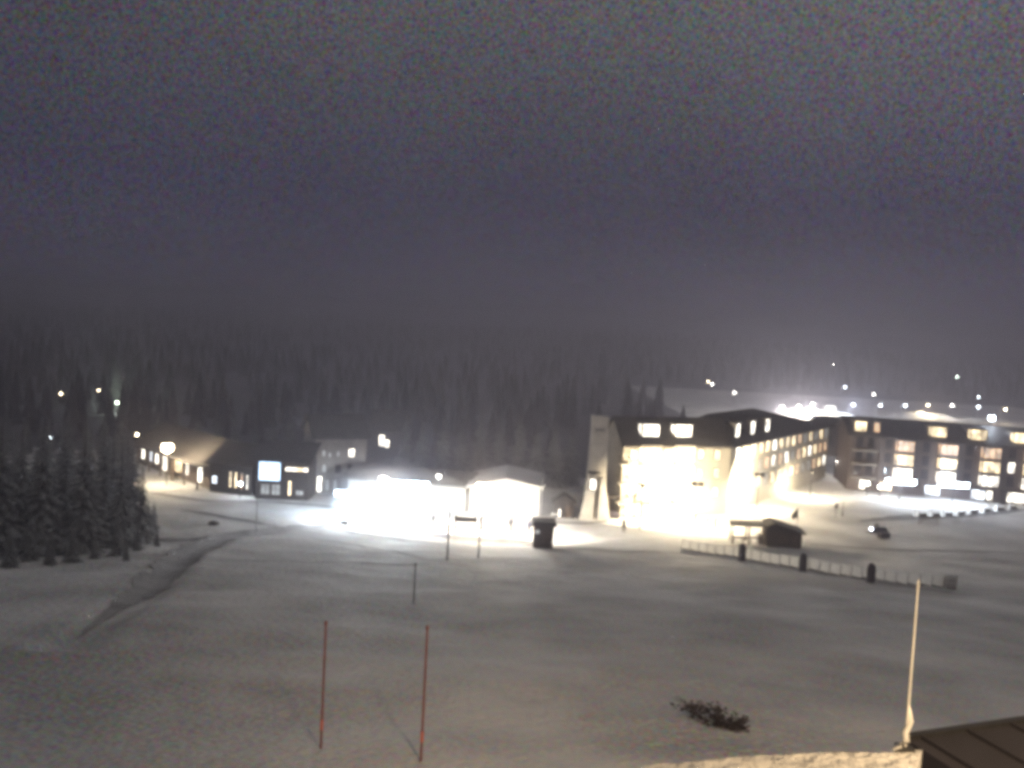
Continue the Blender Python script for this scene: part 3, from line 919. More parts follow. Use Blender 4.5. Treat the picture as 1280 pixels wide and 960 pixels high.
# lit booth
bp = hit(1036, 516)
bo = thing('booth', bp, 'small brightly lit booth in the far car park', 'booth')
mb = MB(); mb.box(-2.2, 2.2, -1.2, 1.2, -0.3, 2.9); mb.build('wall', 'wall_white', bo)
mb = MB(); mb.box(-2.5, 2.5, -1.6, 1.5, 2.903, 3.15); mb.build('roof', 'roof_metal', bo)
mb = MB(); mb.box(-1.9, 1.9, -1.26, -1.205, 0.9, 2.6); mb.build('window', 'lit_white', bo)
# snow banks of the car park
def snowbank(pix0, pix1, hgt, wid, label):
    a, b = hit(*pix0), hit(*pix1)
    n = 24
    d = (b - a); d.z = 0
    nrm = Vector((-d.y, d.x, 0)).normalized()
    vsx, fs = [], []
    K = 6
    for i in range(n + 1):
        p = a.lerp(b, i / n)
        env = math.sin(math.pi * min(1, max(0, i / n))) ** 0.5
        for k in range(K + 1):
            s = k / K - 0.5
            hh = hgt * env * max(0, math.cos(math.pi * s)) * (0.75 + 0.5 * noise.noise((i * 0.4, k * 0.3, 4)))
            q = p + nrm * (s * wid)
            vsx.append((q.x, q.y, gz(q.x, q.y) - 0.1 + hh))
    for i in range(n):
        for k in range(K):
            c = i * (K + 1) + k
            fs.append((c, c + 1, c + K + 2, c + K + 1))
    me = bpy.data.meshes.new('snowbank'); me.from_pydata(vsx, [], fs)
    for p in me.polygons: p.use_smooth = True
    me.materials.append(MATS['snow'])
    o = bpy.data.objects.new('snowbank', me); COL.objects.link(o)
    return tag(o, label, 'snowbank')
snowbank((960, 519), (1074, 525), 4.6, 16, 'long bright snowbank along the far car park behind the wing')
snowbank((1112, 520), (1190, 524), 3.0, 11, 'bright snowbank behind the roof of the brown hotel')
snowbank((1238, 526), (1266, 528), 1.2, 6, 'small warm lit snow heap behind the right end of the brown hotel')

# scattered lights on the far hillside
HL = [(889, 480, NEUT, 60, 'pale light low on the hill above the hotel front'), (884, 477, WARM, 20, 'faint warm light just left of the pale hill light'), (917, 491, NEUT, 35, 'faint light above the second wing dormer'),
      (1041, 456, NEUT, 90, 'highest white light on the dark hill at right'), (1055, 484, COOL, 40, 'tiny light below the highest hill light'), (1195, 471, (0.8, 1.0, 0.85), 90, 'greenish white light high on the hill at far right'),
      (1222, 496, COOL, 90, 'bluish light on the hill above the roof floodlight'), (1091, 493, NEUT, 160, 'bright light on the hill above the left end of the brown hotel'),
      (358, 513, COOL, 120, 'small cold light on the hill above the glowing sign'),
      (447, 520, COOL, 110, 'small cold light on the hill right of the glowing sign'),
      (157, 492, (0.75, 1.0, 0.65), 260, 'left of the pair of greenish lights on the hill at left'), (179, 493, (0.75, 1.0, 0.65), 260, 'right of the pair of greenish lights on the hill at left'),
      (170, 487, COOL, 70, 'tiny light between and above the greenish pair'), (146, 503, (0.85, 1.0, 0.8), 260, 'greenish light below the pair on the hill at left'), (138, 502, (0.7, 1.0, 0.7), 25, 'faint greenish light left of the lower one'),
      (61, 491, NEUT, 22, 'leftmost of three faint lights in a row at far left'), (68, 491, WARM, 26, 'middle of three faint lights in a row at far left'), (76, 492, WARM, 18, 'rightmost of three faint lights in a row at far left'),
      (62, 546, COOL, 45, 'tiny cold light low among the dark trees at left'), (171, 543, WARM, 60, 'small warm light above the left end of the long chalet'), (123, 488, WARM, 12, 'very faint light left of the greenish pair')]
for px, py, colr, st, lab in HL:
    g = hit(px, py + 14)
    hgt = 14.0 / FPX * g.y
    root = thing('hill_lamp', g, lab, 'lamp', 'lights scattered over the hillside')
    mb = MB(); mb.tube([(0, 0, -0.5), (0, 0, hgt)], [0.14, 0.08]); mb.build('pole', 'dark_steel', root)
    mb = MB(); mb.ball((0, 0, hgt), 0.30 * max(0.8, g.y / 300.0), sub=1); mb.build('globe', lens_mat(colr, st * 2), root, smooth=True)
    if colr[1] == 1.0 and st >= 70 and px < 400:
        light_in(root, (0, -0.8, hgt - 0.5), 900, colr, 0.4)

# ================================================================== marker poles on the slope
def marker(pix_base, top, label, mname='dark_steel', r=0.06, refl=False):
    b = hit(*pix_base)
    d = ray(*top)
    s = b.y / d.y
    topz = CAMZ + d.z * s
    h = topz - b.z
    root = thing('marker_pole', b, label, 'pole', 'marker poles on the slope')
    mb = MB(); mb.tube([(0, 0, -0.4), (0, 0, h)], [r, r * 0.8]); mb.build('pole', mname, root)
    mb = MB(); mb.lathe([(r * 1.3, h - 0.02), (r * 1.3, h + 0.05), (r * 0.5, h + 0.1)], 8); mb.build('cap', mname, root)
    if refl:
        mb = MB(); mb.lathe([(r * 1.25, 0.55), (r * 1.25, 0.85)], 10); mb.build('reflector_band', 'reflector', root)
    return root
marker((320, 665), (322, 600), 'tall thin grey pole in front of the glowing sign', r=0.05)
marker((559, 700), (562, 640), 'left of two dark poles below the terrace', r=0.09)
marker((598, 697), (600, 648), 'right of two dark poles below the terrace', r=0.08)
marker((517, 755), (519, 706), 'faint grey pole standing alone mid slope', r=0.05)
marker((401, 936), (407, 780), 'left of two red poles on the near slope', 'red_paint', 0.038, True)
marker((526, 952), (536, 786), 'right of two red poles on the near slope', 'red_paint', 0.038, True)

# ================================================================== terrace fence and small structures
def rail_fence(pixs, label, h=1.0, step=2.0, name='rail_fence'):
    P = [hit(*p) for p in pixs]
    root = thing(name, P[0], label, 'fence')
    pts = []
    for a, b in zip(P, P[1:]):
        n = max(1, int((b - a).length / step))
        pts += [a.lerp(b, i / n) for i in range(n)]
    pts.append(P[-1])
    pts = [on_ground(p.x, p.y) - P[0] for p in pts]
    for p in pts:
        mb = MB(); mb.box(p.x - 0.07, p.x + 0.07, p.y - 0.07, p.y + 0.07, p.z - 0.4, p.z + h + 0.1); mb.build('post', 'timber', root)
    for zz in (0.5, 0.95):
        for a, b in zip(pts, pts[1:]):
            mb = MB(); o3 = Vector((0, -0.1, zz * h)); mb.tube([a + o3, b + o3], 0.06, 6); mb.build('rail', 'timber', root)
    return root
rail_fence([(528, 662), (560, 667), (610, 671), (668, 667)], 'low timber rail fence along the front of the floodlit terrace')
sb = hit(578, 668)
shel = thing('notice_board', sb, 'dark wide notice board on two posts in front of the terrace', 'board')
for x in (-0.9, 1.5):
    mb = MB(); mb.box(x - 0.09, x + 0.09, -0.09, 0.09, -0.4, 2.5); mb.build('post', 'timber', shel)
mb = MB(); mb.box(-1.1, 1.7, -0.16, -0.095, 1.55, 2.2); mb.build('board', 'wall_grey', shel)

# kiosk
kp = hit(678, 683)
kio = thing('kiosk', kp, 'dark square timber kiosk with an overhanging flat top', 'kiosk')
for k in range(9):
    z0 = -0.3 + k * 0.32
    mb = MB(); mb.box(-1.12, 1.12, -1.0, 1.0, z0, z0 + 0.30); mb.build('plank', 'shed_wood', kio)
mb = MB(); mb.box(-1.05, 1.05, -0.94, 0.94, -0.3, 2.6); mb.build('core', 'wall_dark', kio)
mb = MB(); mb.poly_prism([(-1.4, 2.62), (1.4, 2.62), (1.34, 3.1), (-1.34, 3.1)], 'y', -1.25, 1.25); mb.build('roof', 'roof_dark', kio)
mb = MB(); mb.box(-0.95, -0.45, -1.06, -1.003, 1.7, 2.1); mb.build('notice', 'lit_dim', kio)
mb = MB(); mb.box(-0.2, 0.8, -1.08, -1.003, 0.9, 2.0); mb.build('hatch', 'timber', kio)
mb = MB(); mb.box(-0.3, 0.95, -1.25, -1.003, 0.82, 0.88); mb.build('counter', 'timber', kio)

# tall thin lit panel and small lights right of the kiosk
tl = hit(699, 648)
tall = thing('light_column', tl, 'short white light column right of the kiosk', 'lamp')
mb = MB(); mb.box(-0.13, 0.13, -0.13, 0.13, 0.2, 1.3); mb.build('diffuser', 'lit_white', tall)
mb = MB(); mb.box(-0.16, 0.16, -0.16, 0.16, -0.3, 0.197); mb.build('base', 'dark_steel', tall)
mb = MB(); mb.box(-0.16, 0.16, -0.16, 0.16, 1.303, 1.4); mb.build('cap', 'dark_steel', tall)
for px, lab in ((690, 'left of two tiny lit bollards right of the kiosk'), (694, 'right of two tiny lit bollards right of the kiosk')):
    q = hit(px, 648)
    bl = thing('bollard', q, lab, 'bollard', 'lit bollards by the kiosk')
    mb = MB(); mb.tube([(0, 0, -0.2), (0, 0, 0.45)], 0.09); mb.build('post', 'dark_steel', bl)
    mb = MB(); mb.tube([(0, 0, 0.452), (0, 0, 0.7)], 0.08); mb.build('lens', 'lit_white', bl)
# dark service shed left of the tower
sp_ = hit(706, 647)
sh = thing('shed', sp_, 'dark shed with a pitched roof left of the tower', 'shed')
mb = MB(); mb.poly_prism([(-1.5, -0.4), (1.3, -0.4), (1.3, 2.0), (-0.1, 2.9), (-1.5, 2.0)], 'y', 0, 2.6); mb.build('wall', 'wall_dark', sh)
mb = MB(); mb.poly_prism([(-1.8, 1.85), (-0.1, 2.93), (1.6, 1.85), (1.6, 2.0), (-0.1, 3.1), (-1.8, 2.0)], 'y', -0.3, 2.9); mb.build('roof', 'roof_dark', sh)
mb = MB(); mb.box(0.0, 0.8, -0.05, -0.003, -0.2, 1.75); mb.build('door', 'timber', sh)

# ================================================================== timber hut with lean-to
hp = hit(976, 682)
hut = thing('hut', hp, 'small dark timber hut with a pitched roof and an open lean-to', 'hut', rz=math.radians(-8))
for k in range(8):
    z0 = -0.4 + k * 0.31
    mb = MB(); mb.box(-2.15, 2.15, -1.5, 1.5, z0, z0 + 0.285); mb.build('plank', 'shed_wood', hut)
mb = MB(); mb.poly_prism([(-2.09, -0.4), (2.09, -0.4), (2.09, 2.1), (-1.3, 2.95), (-2.09, 2.6)], 'y', -1.44, 1.44); mb.build('core', 'wall_dark', hut)
mb = MB(); mb.poly_prism([(-2.2, 2.55), (-1.3, 2.98), (2.6, 1.98), (2.6, 2.14), (-1.3, 3.16), (-2.2, 2.72)], 'y', -1.9, 1.8); mb.build('roof', 'roof_dark', hut)
mb = MB(); mb.poly_prism([(-6.4, 2.3), (-2.25, 2.5), (-2.25, 2.64), (-6.4, 2.42)], 'y', -1.5, 1.4); mb.build('lean_to_roof', 'roof_dark', hut)
for x, y in ((-6.2, -1.3), (-6.2, 1.2), (-4.2, -1.3), (-4.2, 1.2)):
    mb = MB(); mb.box(x - 0.09, x + 0.09, y - 0.09, y + 0.09, -0.5, 2.38); mb.build('post', 'timber', hut)
mb = MB(); mb.box(-6.2, -4.3, -1.25, -1.15, 0.75, 0.95); mb.build('rail', 'timber', hut)
mb = MB(); mb.box(-0.6, 0.5, -1.6, -1.503, 0.7, 1.6); mb.build('shutter', 'timber', hut)
mb = MB(); mb.box(1.0, 1.8, -1.6, -1.503, -0.3, 1.6); mb.build('door', 'timber', hut)
# tables under the lean-to
for i, (dx, lab) in enumerate(((-5.4, 'left of two timber tables under the lean-to'), (-3.2, 'right of two timber tables under the lean-to'))):
    q = on_ground(hp.x + dx, hp.y + 0.3 + 0.1 * i)
    tb = thing('table', q, lab, 'table', 'tables under the lean-to', rz=0.1)
    mb = MB(); mb.box(-0.8, 0.8, -0.35, 0.35, 0.72, 0.78); mb.build('tabletop', 'timber', tb)
    for x in (-0.65, 0.65):
        for y in (-0.28, 0.28):
            mb = MB(); mb.box(x - 0.04, x + 0.04, y - 0.04, y + 0.04, -0.2, 0.718); mb.build('leg', 'timber', tb)
# white snow-covered bin before hut
q = hit(949, 678)
o = MB(); o.lathe([(0.45, -0.2), (0.5, 0.3), (0.55, 0.9), (0.35, 1.15), (0.1, 1.22)], 12); o = o.build('covered_barrel', 'white_plastic', None, smooth=True); o.location = q
tag(o, 'pale snow capped barrel at the left corner of the hut', 'barrel')

# flag
fp = hit(996, 660)
fl = thing('flag', fp, 'small dark pennant flag on a pole behind the hut', 'flag')
mb = MB(); mb.tube([(0, 0, -0.3), (0, 0, 3.0)], [0.05, 0.03]); mb.build('pole', 'dark_steel', fl)
mb = MB()
cols = 7
top = [mb._v((-0.02 - 0.85 * i / (cols - 1), 0.08 * math.sin(i * 1.3), 2.9 - 1.0 * i / (cols - 1) ** 1.0)) for i in range(cols)]
bot = [mb._v((-0.02 - 0.80 * i / (cols - 1), 0.08 * math.sin(i * 1.3), 1.35 + 0.15 * math.sin(i))) for i in range(cols)]
for i in range(cols - 1):
    mb.bm.faces.new((top[i], top[i + 1], bot[i + 1], bot[i]))
fo = mb.build('cloth', 'dark_cloth', fl)
sm = fo.modifiers.new('thickness', 'SOLIDIFY'); sm.thickness = 0.01

# sign posts on the square
for px, py, tp, lab, bd in ((1044, 648, 629, 'square dark sign board on a post at the edge of the bright square', True), (1053, 646, 628, 'thin bare post right of the dark sign board', False)):
    q = hit(px, py)
    h = (py - tp) / FPX * q.y
    s_ = thing('sign_post', q, lab, 'sign')
    mb = MB(); mb.tube([(0, 0, -0.3), (0, 0, h)], 0.05); mb.build('post', 'dark_steel', s_)
    if bd:
        mb = MB(); mb.box(-0.28, 0.28, -0.09, -0.052, h - 0.7, h); mb.build('board', 'wall_dark', s_)
    else:
        mb = MB(); mb.box(-0.1, 0.1, -0.1, -0.052, 0.1, 0.6); mb.build('plate', 'timber', s_)

# ================================================================== panel barrier in front
F0, F1 = hit(852, 686), hit(1180, 735)
n = 26
pads = {6: 'first', 12: 'second', 19: 'third'}
dirv = (F1 - F0); dirv.z = 0
seg = dirv.length / n
ang = math.atan2(dirv.y, dirv.x)
bar_proto = None
def ordinal(k):
    return ['first', 'second', 'third', 'fourth', 'fifth', 'sixth', 'seventh', 'eighth', 'ninth', 'tenth', 'eleventh', 'twelfth', 'thirteenth', 'fourteenth', 'fifteenth', 'sixteenth', 'seventeenth', 'eighteenth', 'nineteenth', 'twentieth', 'twenty first', 'twenty second', 'twenty third', 'twenty fourth', 'twenty fifth', 'twenty sixth'][k]
for k in range(n):
    p = F0.lerp(F1, (k + 0.5) / n)
    loc = on_ground(p.x, p.y)
    if bar_proto is None:
        r = thing('barrier', loc, '', 'barrier', 'white panels of the low barrier', rz=ang)
        mb = MB()
        g = [[mb._v((-0.46 + 0.92 * i / 6, 0.05 * math.sin(math.pi * i / 6) * math.sin(math.pi * j / 4), 0.10 + 1.08 * j / 4)) for i in range(7)] for j in range(5)]
        for j in range(4):
            for i in range(6):
                mb.bm.faces.new((g[j][i], g[j][i + 1], g[j + 1][i + 1], g[j + 1][i]))
        mb.build('panel', 'milky_plastic', r, smooth=True)
        for s in (-1, 1):
            mb = MB(); mb.box(s * 0.485 - 0.02, s * 0.485 + 0.02, -0.03, 0.03, -0.3, 1.2); mb.build('post', 'white_plastic', r)
        mb = MB(); mb.box(-0.5, 0.5, -0.11, 0.11, -0.3, 0.1); mb.build('foot', 'rubber', r)
        bar_proto = r
    else:
        r = copy_tree(bar_proto)
        r.location = loc
    r.rotation_euler = (0, random.uniform(-0.03, 0.03), ang + random.uniform(-0.05, 0.05))
    r['label'] = '%s white panel of the low barrier, counted from the hut end' % ordinal(k)
for px, py, lab in ((927, 701, 'first'), (1003, 714, 'second'), (1088, 728, 'third')):
    q = hit(px, py)
    r = thing('padded_post', q, '%s dark padded post in front of the panel barrier, counted from the left' % lab, 'post', 'dark padded posts')
    mb = MB(); mb.lathe([(0.36, -0.3), (0.40, 0.1), (0.41, 1.3), (0.36, 1.65), (0.22, 1.85), (0.05, 1.92)], 14); mb.build('padding', 'dark_pad', r, smooth=True)
    for zz in (0.5, 1.1):
        mb = MB(); mb.lathe([(0.415, zz), (0.425, zz + 0.03), (0.415, zz + 0.06)], 14); mb.build('strap', 'rubber', r)
# white tank at the end of the barrier
q = hit(1186, 735)
r = thing('tank', q, 'pale square tank with banded lid at the right end of the panel barrier', 'tank')
mb = MB(); mb.box(-0.48, 0.48, -0.45, 0.45, 0.12, 1.15); mb.build('body', 'milky_plastic', r, bevel=0.06)
mb = MB(); mb.box(-0.52, 0.52, -0.49, 0.49, 1.153, 1.32); mb.build('lid', 'white_plastic', r, bevel=0.03)
for zz in (0.4, 0.8):
    mb = MB(); mb.box(-0.50, 0.50, -0.47, 0.47, zz, zz + 0.05); mb.build('band', 'steel', r)
mb = MB(); mb.box(-0.55, 0.55, -0.5, 0.5, -0.3, 0.115); mb.build('pallet', 'timber', r)

# white rounded barriers along the street on the right, dark boards between them
pos = [(1145, 646), (1162, 646), (1178, 645.5), (1194, 645), (1210, 643), (1226, 641), (1243, 639), (1259, 637.5), (1275, 636)]
blk = None
for k, pp in enumerate(pos):
    q = hit(*pp)
    if blk is None:
        r = thing('plastic_barrier', q, '', 'barrier', 'white rounded barriers along the street')
        mb = MB()
        g = [[mb._v((0.52 * (1 - 0.08 * j / 4) * math.sin(-1.2 + 2.4 * i / 10), -0.42 * (1 - 0.08 * j / 4) * (math.cos(-1.2 + 2.4 * i / 10) - 0.36), -0.2 + 1.3 * j / 4)) for i in range(11)] for j in range(5)]
        for j in range(4):
            for i in range(10):
                mb.bm.faces.new((g[j][i], g[j][i + 1], g[j + 1][i + 1], g[j + 1][i]))
        mb.build('shell', 'milky_plastic', r, smooth=True)
        mb = MB(); mb.box(-0.46, 0.46, -0.02, 0.03, -0.2, 0.12); mb.build('foot', 'rubber', r)
        blk = r
    else:
        r = copy_tree(blk)
        r.location = q
    r.rotation_euler = (0, 0, 0.25 + random.uniform(-0.06, 0.06))
    r['label'] = '%s white rounded barrier along the street, counted from the left' % ordinal(k)
brd = None
for k, (a, b) in enumerate(zip(pos, pos[1:])):
    qa, qb = hit(*a), hit(*b)
    q = (qa + qb) / 2 + Vector((0, 0.02, 0))
    if brd is None:
        r = thing('plank_barrier', q, '', 'barrier', 'dark boards between the white barriers')
        mb = MB(); mb.box(-0.62, 0.62, -0.04, 0.04, -0.1, 0.5); mb.build('board', 'shed_wood', r)
        for s in (-1, 1):
            mb = MB(); mb.box(s * 0.45 - 0.05, s * 0.45 + 0.05, 0.041, 0.12, -0.3, 0.6); mb.build('stake', 'timber', r)
        brd = r
    else:
        r = copy_tree(brd)
    r.location = on_ground(q.x, q.y)
    r.rotation_euler = (0, 0, 0.25)
    r['label'] = '%s dark board between the white rounded barriers, counted from the left' % ordinal(k)

# ================================================================== snowmobile
q = hit(1097, 667)
sm_ = thing('snowmobile', q, 'dark snowmobile with its headlight on, parked on the snow', 'snowmobile', rz=math.radians(200))
mb = MB(); mb.poly_prism([(-1.5, 0.25), (-1.35, 0.75), (-0.3, 0.78), (0.05, 1.0), (0.75, 0.85), (1.35, 0.5), (1.3, 0.28)], 'y', -0.36, 0.36); mb.build('body', 'sled_paint', sm_, bevel=0.05)
mb = MB(); mb.poly_prism([(-1.4, 0.78), (-1.35, 0.95), (-0.4, 0.92), (-0.3, 0.8)], 'y', -0.22, 0.22); mb.build('seat', 'black_plastic', sm_, bevel=0.04)
mb = MB(); mb.poly_prism([(0.1, 1.02), (0.55, 0.92), (0.32, 1.42), (0.22, 1.45)], 'y', -0.27, 0.27); mb.build('windshield', 'dark_glass', sm_)
mb = MB(); mb.poly_prism([(-1.7, 0.12), (-1.5, -0.05), (0.2, -0.05), (0.5, 0.25), (-1.6, 0.3)], 'y', -0.2, 0.2); mb.build('track', 'rubber', sm_)
for s in (-1, 1):
    mb = MB(); mb.tube([(0.4, s * 0.48, 0.0), (1.3, s * 0.48, 0.0), (1.65, s * 0.48, 0.2)], 0.07, 6); mb.build('ski', 'black_plastic', sm_)
    mb = MB(); mb.tube([(0.85, s * 0.48, 0.05), (0.8, s * 0.3, 0.5)], 0.05, 6); mb.build('ski_strut', 'dark_steel', sm_)
mb = MB(); mb.tube([(0.0, -0.42, 1.18), (0.1, 0, 1.12), (0.0, 0.42, 1.18)], 0.025, 6); mb.build('handlebar', 'black_plastic', sm_)
hb = MB(); hb.ball((1.2, 0, 0.72), 0.15, 0.7, 1.2, 0.9, 2); hb.build('headlight', lens_mat((0.85, 0.88, 1.0), 40), sm_, smooth=True)
# sledge behind it
q = hit(1104, 674)
sg_ = thing('transport_sledge', q, 'dark box sledge standing behind the snowmobile', 'sledge', rz=0.3)
mb = MB(); mb.poly_prism([(-0.7, 0.2), (0.7, 0.2), (0.85, 0.95), (-0.8, 0.95)], 'y', -0.4, 0.4); mb.build('box', 'dark_pad', sg_, bevel=0.04)
for s in (-1, 1):
    mb = MB(); mb.tube([(-0.8, s * 0.3, 0.0), (0.8, s * 0.3, 0.0), (1.05, s * 0.3, 0.25)], 0.04, 6); mb.build('runner', 'dark_steel', sg_)
mb = MB(); mb.tube([(0.6, 0.0, 0.9), (0.9, 0.0, 1.5), (1.3, 0, 1.55)], 0.04, 6); mb.build('handle', 'dark_steel', sg_)

# rocks
for px, py, s, lab in ((268, 656, 0.55, 'dark rock lying on the snow below the village'), (431, 655, 0.5, 'dark rock beside the path near the terrace')):
    q = hit(px, py)
    mb = MB(); mb.ball((0, 0, 0.15), s, 1.2, 0.9, 0.6, 3)
    for v in mb.bm.verts:
        v.co *= 1 + 0.35 * noise.noise(v.co * 2.5)
    o = mb.build('rock', 'rock'); o.location = q
    tag(o, lab, 'rock')

# ================================================================== people
def person(loc, rz, label, coat, legs='dark_cloth', lean=0.0, stride=0.12, arm=0.15):
    root = thing('person', loc, label, 'person', rz=rz)
    V, E, Rr = [], [], []
    def add(co, r, par=None):
        V.append(co); Rr.append(r)
        if par is not None: E.append((par, len(V) - 1))
        return len(V) - 1
    pel = add((0, 0, 0.95), 0.15)
    wa = add((0, -lean * 0.3, 1.12), 0.145, pel)
    ch = add((0, -lean * 0.6, 1.34), 0.17, wa)
    nk = add((0, -lean * 0.8, 1.50), 0.075, ch)
    hd = add((0, -lean - 0.02, 1.62), 0.10, nk)
    add((0, -lean - 0.02, 1.74), 0.085, hd)
    add((0, -lean - 0.12, 1.63), 0.02, hd)
    for s in (-1, 1):
        hip = add((s * 0.10, 0, 0.90), 0.11, pel)
        kn = add((s * 0.11, -stride * s * 0.8 - 0.03, 0.50), 0.075, hip)
        an = add((s * 0.12, -stride * s * 0.6 + 0.02, 0.09), 0.055, kn)
        add((s * 0.13, -stride * s * 0.6 - 0.14, 0.04), 0.045, an)
        sh = add((s * 0.21, -lean * 0.7, 1.42), 0.08, ch)
        el = add((s * 0.28, -lean * 0.5 + 0.03, 1.14), 0.055, sh)
        wr = add((s * 0.27, -arm - lean * 0.5, 0.92), 0.04, el)
        pm = add((s * 0.265, -arm - 0.05 - lean * 0.5, 0.86), 0.04, wr)
        for i, ln in enumerate((0.07, 0.085, 0.08, 0.065)):
            f1 = add((s * 0.265 + 0.0, -arm - 0.02 - 0.022 * i - lean * 0.5, 0.82), 0.009, pm)
            add((s * 0.25, -arm - 0.03 - 0.022 * i - lean * 0.5, 0.82 - ln), 0.008, f1)
        t1 = add((s * 0.24, -arm - 0.10 - lean * 0.5, 0.86), 0.01, pm)
        add((s * 0.235, -arm - 0.12 - lean * 0.5, 0.82), 0.009, t1)
    me = bpy.data.meshes.new('body')
    me.from_pydata(V, E, [])
    o = bpy.data.objects.new('body', me); COL.objects.link(o); o.parent = root
    sk = o.modifiers.new('skin', 'SKIN')
    sv = me.skin_vertices[0].data if me.skin_vertices else None
    if sv is None:
        bm = bmesh.new(); bm.from_mesh(me); bm.verts.layers.skin.verify(); bm.to_mesh(me); bm.free()
        sv = me.skin_vertices[0].data
    for i, s_ in enumerate(sv):
        s_.radius = (Rr[i], Rr[i])
        s_.use_root = (i == 0)
    ss = o.modifiers.new('smooth', 'SUBSURF'); ss.levels = 1; ss.render_levels = 1
    me.materials.append(MATS[coat])
    mb = MB(); mb.ball((0, -lean - 0.015, 1.71), 0.125, 0.95, 1.02, 0.75, 2); mb.build('hat', legs, root, smooth=True)
    mb = MB(); mb.ball((0, -lean - 0.075, 1.625), 0.07, 0.95, 0.7, 1.15, 2); mb.build('face', 'skin', root, smooth=True)
    return root
person(hit(541, 660), 0.4, 'person in dark clothes at the left end of the terrace fence', 'dark_cloth')
person(hit(637, 664), 2.6, 'person in dark clothes on the bright terrace left of the kiosk', 'dark_cloth', stride=0.2)
person(hit(661, 668), -0.6, 'person in a blue jacket standing close to the kiosk', 'blue_cloth')
person(hit(893, 664), 1.2, 'person in dark red clothes left of the lean-to', 'red_cloth', lean=0.05)
person(hit(738, 663) + Vector((4.3, 0, 0)), 0.0, 'small dark figure at the bottom of the bright square', 'dark_cloth')
# ski stand: two thin upright skis left of that person
q = hit(880, 664)
sk_ = thing('ski_rack', q, 'thin ski rack with upright skis on the bright square', 'rack')
for x in (-0.6, 0.3, 0.5):
    mb = MB(); mb.box(x - 0.05, x + 0.05, -0.02, 0.02, -0.1, 1.75); mb.build('ski', 'dark_pad', sk_)
mb = MB(); mb.box(-0.8, 0.8, 0.03, 0.08, 0.8, 0.9); mb.build('rail', 'timber', sk_)
for x in (-0.75, 0.75):
    mb = MB(); mb.box(x - 0.04, x + 0.04, 0.081, 0.16, -0.3, 1.0); mb.build('post', 'timber', sk_)

# ================================================================== trees
def spruce_mesh(seed, h, needles=True, tiers=26, dens=1.0):
    rnd = random.Random(seed)
    mb = MB()
    R = h * 0.17
    for t in range(tiers):
        f = t / (tiers - 1)
        z = h * (0.06 + 0.92 * f)
        r = R * (1 - f) ** 0.85 * rnd.uniform(0.8, 1.15) + 0.12
        nb = max(4, int((9 - 4 * f) * dens))
        a0 = rnd.uniform(0, 6.28)
        for b in range(nb):
            if rnd.random() < 0.06: continue
            a = a0 + 2 * math.pi * b / nb + rnd.uniform(-0.25, 0.25)
            rl = r * rnd.uniform(0.65, 1.15)
            ca, sa = math.cos(a), math.sin(a)
            droop = rl * rnd.uniform(0.25, 0.55)
            # branch spray: drooping leaf-like fans with side twigs
            nseg = 4
            for s in range(nseg):
                u0, u1 = s / nseg, (s + 1) / nseg + 0.12
                w = (0.34 - 0.2 * u0) * rl * rnd.uniform(0.7, 1.2)
                p0 = Vector((ca * rl * u0, sa * rl * u0, z - droop * u0 ** 1.5))
                p1 = Vector((ca * rl * u1, sa * rl * u1, z - droop * u1 ** 1.5))
                sd = Vector((-sa, ca, 0))
                for sg in (-1, 1):
                    tip = p1 + sd * sg * w + Vector((0, 0, -w * rnd.uniform(0.2, 0.7)))
                    mb.face([p0, p1, tip])
                    tip2 = p0 + sd * sg * w * 0.8 + Vector((0, 0, -w * rnd.uniform(0.5, 1.0)))
                    mb.face([p0, tip, tip2])
    me = bpy.data.meshes.new('crown')
    mb.bm.to_mesh(me); mb.bm.free()
    me.materials.append(MATS['needles'])
    tb = MB(); tb.tube([(0, 0, -0.6), (0, 0, h * 0.5), (0, 0, h * 0.97)], [0.016 * h, 0.010 * h, 0.002 * h], 7)
    tm = bpy.data.meshes.new('trunk'); tb.bm.to_mesh(tm); tb.bm.free(); tm.materials.append(MATS['bark'])
    return me, tm
SPR = [spruce_mesh(s, 12.0, tiers=24) for s in range(5)]
tree_proto = {}
def spruce(x, y, h, label, group, v=None):
    v = random.randrange(len(SPR)) if v is None else v
    loc = on_ground(x, y)
    r = thing('spruce_tree', loc, label, 'tree', group, rz=random.uniform(0, 6.28))
    s = h / 12.0
    r.scale = (s * random.uniform(0.9, 1.15), s * random.uniform(0.9, 1.15), s)
    for nm, me in zip(('crown', 'trunk'), SPR[v]):
        o = bpy.data.objects.new(nm, me); COL.objects.link(o); o.parent = r
    return r
# stand at the left edge
near = [(176, 678, 9.5), (150, 684, 12), (128, 676, 14), (104, 690, 12.5), (80, 680, 14), (52, 692, 13), (26, 684, 15), (0, 696, 14), (-30, 690, 15), (164, 660, 12), (140, 655, 14), (112, 652, 15), (84, 654, 16), (56, 650, 16), (28, 655, 17), (2, 650, 17), (160, 625, 13), (134, 620, 15), (106, 618, 15), (78, 620, 16), (50, 615, 16), (20, 618, 17), (-6, 612, 18)]
for px, py, h in near:
    q = hit(px, py)
    h = min(h * 0.82, (py - 512) / FPX * q.y * random.uniform(0.85, 1.0))
    spruce(q.x, q.y, h, 'dark spruce in the stand at the left edge of the slope', 'spruces of the left stand')
for px, py, h in ((184, 676, 4.2), (172, 688, 3.0), (192, 664, 3.4), (146, 694, 3.6), (118, 699, 2.6), (90, 703, 3.4), (62, 706, 2.8), (38, 701, 4.0), (12, 709, 3.2), (158, 701, 1.9), (196, 683, 1.8)):
    q = hit(px, py)
    spruce(q.x, q.y, h, 'small young spruce at the ragged front of the left stand', 'young spruces in front of the left stand')
